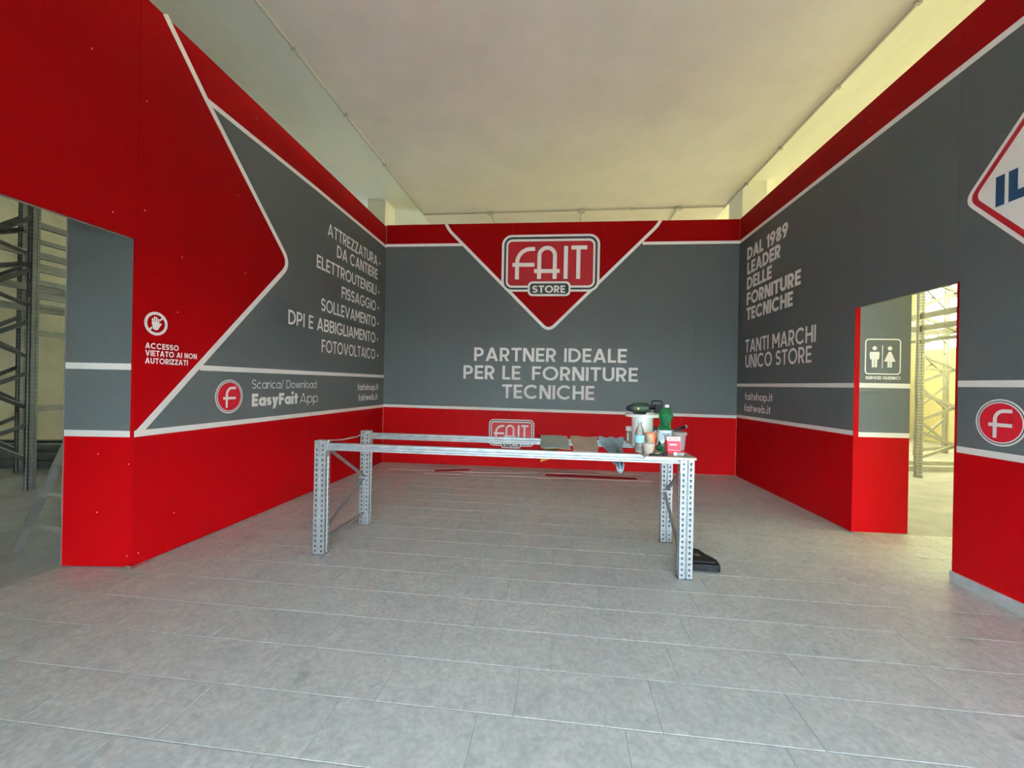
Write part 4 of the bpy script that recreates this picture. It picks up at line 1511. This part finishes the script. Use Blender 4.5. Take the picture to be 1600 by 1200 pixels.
# the blue one hangs between the beams in a fold and its tail drops under the front beam
def hang():
    b = mb('cloth_blue')
    nx, ny = 20, 16
    ribs = [  # (y, z, x0, x1) in bench coordinates from the rear beam to the tail
        (.790, .905, 2.235, 2.462), (.735, .915, 2.235, 2.462), (.700, .900, 2.245, 2.455), (.62, .865, 2.27, 2.43), (.50, .85, 2.30, 2.42), (.36, .83, 2.30, 2.40), (.22, .80, 2.30, 2.38),
        (.12, .785, 2.305, 2.37), (.085, .755, 2.31, 2.36), (.078, .735, 2.32, 2.345)]
    pts = []
    for k_, (y, z, x0, x1) in enumerate(ribs):
        f = k_ / (len(ribs) - 1)
        for i in range(nx + 1):
            u = i / nx
            fold = .022 * (0.25 + f) * math.sin(u * PI * 5) * (1 - .6 * f)
            pts.append(TL(x0 + (x1 - x0) * u, y + fold * .5, z + fold - .03 * abs(2 * u - 1) * (1 if 1 < k_ < 7 else 0)))
    n = len(pts); W = nx + 1
    b.raw(pts + [q - Vector((0, 0, .003)) for q in pts], [])
    for j in range(len(ribs) - 1):
        for i in range(nx):
            a = j * W + i
            b.f.append((a, a + W, a + W + 1, a + 1)); b.mi.append(0)
            b.f.append((n + a, n + a + 1, n + a + W + 1, n + a + W)); b.mi.append(0)
    R_ = len(ribs) - 1
    edge = list(range(W)) + [j * W + nx for j in range(1, R_ + 1)] + [R_ * W + i for i in range(nx - 1, -1, -1)] + [j * W for j in range(R_ - 1, 0, -1)]
    for i in range(len(edge)):
        a, d = edge[i], edge[(i + 1) % len(edge)]
        b.f.append((a, d, n + d, n + a)); b.mi.append(0)
    return tag(obj('cleaning_cloth', b, smooth=True), 'dusty blue cloth hanging in folds between the bench beams', 'cloth')
hang()
# amber scrap hanging under the front beam
q0, q1, q2 = TL(1.70, .13, .80), TL(1.78, .13, .835), TL(1.98, .14, .835)
b = mb('amber')
pp = [TL(1.705, .13, .800), TL(1.80, .12, .832), TL(2.02, .10, .8425), TL(1.955, .58, .8735), TL(1.74, .58, .8735)]
pp = [TL(1.735, .10, .787), TL(1.86, .11, .828), TL(1.90, .66, .865), TL(1.76, .66, .865)]
bk = [q + Vector((0, 0, .003)) for q in pp]
b.hexa(pp + bk)
tag(obj('yellow_rag', b), 'amber rag hanging under the grey green cloth', 'rag')

# ================================================================== BLACK CASE ON THE FLOOR
o = root('tool_case', (1.53, 3.06, 0), R(-7), 'black plastic tool case lying on the floor beside the right front leg', 'case')
b = mb('black')
prof = [(-.20, 0), (.07, 0), (.075, .01), (.075, .05), (.055, .066), (-.20, .066)]
b.raw([(-.16, 0, 0), (.045, 0, 0), (.05, .01, .006), (.055, .20, .004), (-.16, .30, .004),
       (-.16, 0, .055), (.045, 0, .055), (.052, .012, .052), (.02, .22, .06), (-.02, .30, .065), (-.16, .32, .065)], [])
b = mb('black')
base = [(-.17, 0), (.045, 0), (.06, .015), (.065, .12), (.02, .21), (.0, .28), (-.04, .31), (-.17, .31)]
b.prism(base, lambda p: (p[0], p[1], 0.0), lambda p: (p[0] * .985, p[1], .052))
bevel(obj('shell', b, o), .006)
b = mb('black')
lid = [(-.16, .03), (.025, .03), (.04, .11), (.0, .19), (-.02, .27), (-.06, .29), (-.16, .29)]
b.prism(lid, lambda p: (p[0], p[1], .052), lambda p: (p[0], p[1], .066))
bevel(obj('lid', b, o), .004)
for i in range(9):
    obj('rib', mb('black').box(-.15 + i * .023, -.15 + i * .023 + .010, -.004, .0, .010, .044), o)
b = mb('black'); b.tube([(-.155, .20, .066), (-.155, .20, .115), (-.155, .17, .125), (-.155, .08, .115), (-.155, .08, .066)], .008, 8)
obj('handle', b, o, smooth=True)
b = mb('brown_wood'); b.box(-.09, -.05, .12, .17, .0662, .0672); obj('sticker', b, o)['label'] = 'dull brown sticker on the lid'
o = root('battery_pack', (1.512, 3.55, 0), R(10), 'small black battery pack standing behind the right front leg', 'battery')
bevel(obj('body', mb('black').box(-.03, .062, 0, .06, 0, .10), o), .006)
b = mb('black'); b.tube([(.035, .03, .10), (.035, .03, .17), (.042, .03, .20)], [.012, .014, .02], 10); obj('stem', b, o, smooth=True)

# ================================================================== OFFCUT STRIPS ON THE FLOOR
strips = [((609, 733), (757, 738), .020, 'strip_white', 'pale strip starting farthest left on the floor below the back wall'),
          ((663, 740), (1020, 753), .014, 'strip_white', 'longest thin pale strip, ending farthest right on the floor'),
          ((698, 746), (838, 743), .014, 'strip_grey', 'thin grey strip crossing under the long pale one'),
          ((668, 731), (1000, 745), .026, 'strip_grey', 'wide grey strip lying nearest the back wall'),
          ((724, 738), (930, 741), .020, 'strip_white', 'pale strip in the middle of the floor heap'),
          ((679, 736.5), (735, 734.5), .030, 'red', 'short red offcut at the left of the floor heap'),
          ((852, 743), (995, 749.5), .020, 'red', 'long red offcut beside the right half of the heap'),
          ((839, 748.5), (861, 749), .016, 'strip_white', 'very short white offcut in front of the heap'),
          ((800, 737.5), (900, 736), .022, 'strip_grey', 'grey strip tilted across the back of the heap'),
          ((820, 743), (905, 734), .012, 'strip_grey', 'thin grey strip crossing the heap diagonally'),
          ((935, 739.5), (1003, 743), .014, 'strip_white', 'pale strip standing in for light under the back wall at the right')]  # last strip stands in for light leaking under the back wall
for i, (a, c, w, m, lb) in enumerate(strips):
    A_, B_ = at(*a), at(*c)
    h0 = .0005 + .0055 * (i % 4)
    w = {'strip_white': w * 2.2, 'red': .10, 'strip_grey': w * 3}[m]
    th = .004
    b = mb(m)
    b.bar((A_.x, A_.y, .0005 + th / 2 + h0 * .8), (B_.x, B_.y, .0005 + th / 2 + h0 * .8), w, th)
    tag(obj('offcut_strip', b), lb, 'strip', 'trim offcuts on the floor')
o = tag(obj('wood_sliver', mb('pale_wood').bar(WL.p(-.02, -.49, -.0), WL.p(.0, -.42, .0), .02, .008), loc=(0, 0, .006)), 'pale wood sliver at the foot of the left return panel', 'offcut')

# ================================================================== WAREHOUSE RACKS
def pallet_rack(label, frames, beams, m, H, wd=.085):
    o = root('pallet_rack', (frames[0][0][0], frames[0][0][1], 0), 0, label, 'rack')
    o.location = Vector((frames[0][0][0], frames[0][0][1], -.012))
    base = o.location.copy()
    for (a, c, lo, step) in frames:
        a = Vector((*a[:2], 0)); c = Vector((*c[:2], 0))
        rz = math.atan2((c - a).y, (c - a).x)
        for q in (a, c):
            r = q - Vector((base.x, base.y, 0))
            post(o, r.x, r.y, wd, .07, H, .05 if m == 'rack_dark' else .05, m=m, rz=rz * 0 - AX, slot=(q - Vector((0, 0, 0))).y < 8)
        z = lo; flip = 0
        while z + step < H:
            for s in ((0, 1), (1, 0)):
                b = mb(m)
                p0 = a if s[0] == 0 else c; p1 = c if s[0] == 0 else a
                off = Vector((0, -.02 if s[0] else .02, 0)) + V * .03
                b.bar(p0 + off + Vector((-base.x, -base.y, z)), p1 + off + Vector((-base.x, -base.y, z + step * .72)), .03, .045)
                obj('brace', b, o)
            z += step
    for (a, c, z, h) in beams:
        b = mb(m)
        A_ = Vector((a[0] - base.x, a[1] - base.y, z)); C_ = Vector((c[0] - base.x, c[1] - base.y, z))
        b.bar(A_, C_, .045, h)
        b.bar(A_ + Vector((0, 0, h * .1)), C_ + Vector((0, 0, h * .1)), .055, h * .3)
        obj('beam', b, o)
    return o


def vec_v(p, k): return (p[0] + V.x * k, p[1] + V.y * k)
A0 = (6.642, 6.637); A1 = (7.72, 6.52)
B0 = (8.95, 9.0); B1 = (9.95, 9.35)
bm_ = []
for z in (2.62, 2.42, 2.22):
    bm_.append((vec_v(A0, -3.3), vec_v(A0, 1.9), z, .09 if z > 2.3 else .05))
bm_.append((vec_v(A1, -3.3), vec_v(A1, 1.9), 2.50, .08))
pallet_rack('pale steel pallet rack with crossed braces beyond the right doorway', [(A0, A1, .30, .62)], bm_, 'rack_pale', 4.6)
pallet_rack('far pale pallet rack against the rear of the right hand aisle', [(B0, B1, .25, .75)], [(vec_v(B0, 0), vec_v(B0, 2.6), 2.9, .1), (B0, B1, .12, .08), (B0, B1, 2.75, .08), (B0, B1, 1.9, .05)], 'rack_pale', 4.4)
# beams stacked on the floor
for i, (px, lb) in enumerate(((0, 'nearer pale beam lying on the concrete beyond the right doorway'), (1, 'farther pale beam lying on the concrete beyond the right doorway'))):
    b = mb('rack_pale'); y = 7.2 + i * .55
    b.box(7.1 - .3, 10.3, y - .05, y + .05, -.0125, .075)
    tag(obj('rack_beam', b), lb, 'beam')

C0 = (-5.818, 4.914); C1 = (-6.9, 4.80)
D0_ = (-6.95, 5.75); D1_ = (-8.0, 5.62)
bl = []
for z, h in ((3.22, .07), (3.02, .05), (2.70, .10), (2.52, .06), (2.36, .07), (2.24, .04)):
    bl.append((vec_v(C0, 0.0), vec_v(C0, 3.4), z, h))
for z in (3.10, 2.62, 2.33):
    bl.append((vec_v(C1, -2.0), vec_v(C1, 3.4), z, .09))
bl.append(((-5.85, 4.9), (-8.2, 5.4), 3.13, .05)); bl.append(((-5.85, 4.9), (-8.2, 5.4), 2.72, .05))
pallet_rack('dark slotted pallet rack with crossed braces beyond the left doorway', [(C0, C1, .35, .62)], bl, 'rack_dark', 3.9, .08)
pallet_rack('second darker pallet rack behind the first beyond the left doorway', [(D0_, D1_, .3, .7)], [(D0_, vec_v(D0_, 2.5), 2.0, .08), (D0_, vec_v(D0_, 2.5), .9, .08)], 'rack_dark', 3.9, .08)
# dark beams stacked on the floor along the left outer wall
n_st = 0
for lay in range(3):
    for j in range(2):
        c = at(-60, 745 - 0, 0); 
        b = mb('rack_dark')
        a = Vector((-8.7 + j * .5, 6.0 + j * .45, 0)); e = Vector((-4.9 + j * .5, 6.35 + j * .45, 0))
        z = -.012 + .055 + lay * .125
        sh_ = random.uniform(-.08, .08)
        b.bar((a.x, a.y, z), (e.x + sh_, e.y, z), .10, .11)
        tag(obj('stacked_beam', b), ['bottom', 'middle', 'top'][lay] + ' dark beam of the ' + ['nearer', 'farther'][j] + ' stack on the floor beyond the left doorway', 'beam', 'dark beams stacked in the left hand aisle')
b = mb('drab'); b.tube([(-5.35, 5.9, -.01), (-5.72, 5.8, 1.05)], .025, 8)
tag(obj('leaning_pole', b, smooth=True), 'pale thin pole leaning behind the dark rack', 'pole')
b = mb('rack_dark'); b.bar((-5.55, 5.75, .02), (-4.5, 5.95, 1.02), .04, .07)
tag(obj('leaning_bar', b), 'dark bar leaning at a slant behind the return panel', 'bar')

# stepladder
f1 = Vector((-3.867, 3.21, -.012))
rd_ = Vector((1, -.235, 0)).normalized(); ln = Vector((.235, 1, 0)).normalized()
o = root('stepladder', f1, 0, 'aluminium stepladder standing beyond the left doorway', 'ladder')
ctr = .56
def lp(w_, h):                       # point on the front side, h = height
    sp = .285 / .765
    return rd_ * (w_ + .00 * h) + ln * sp * h + Vector((0, 0, h))
for w_ in (0, ctr):
    bb = mb('alu'); bb.bar(lp(w_, .0), lp(w_, 1.95), .022, .060, up=ln); obj('stile', bb, o)
    obj('foot', mb('alu').bar(lp(w_, 0.001), lp(w_, .05), .03, .068, up=ln), o)
for h in (.18, .41, .64, .87, 1.10, 1.33, 1.56):
    bb = mb('alu'); bb.bar(lp(.011, h), lp(ctr - .011, h), .065, .022); obj('step', bb, o)
bb = mb('alu'); bb.bar(lp(-.01, 1.86), lp(ctr + .01, 1.86), .18, .03); obj('platform', bb, o)
topz = lp(0, 1.86)
for w_ in (0.03, ctr - .03):
    bb = mb('alu'); tp = lp(w_, 1.80) + ln * .05; bt = rd_ * w_ + ln * 1.25
    bb.bar(bt, tp, .02, .035, up=ln); obj('rear_leg', bb, o)
bb = mb('alu'); bb.bar(rd_ * .04 + ln * 1.147 + Vector((0, 0, .33)), rd_ * (ctr - .04) + ln * 1.147 + Vector((0, 0, .33)), .02, .03); obj('rear_brace', bb, o)
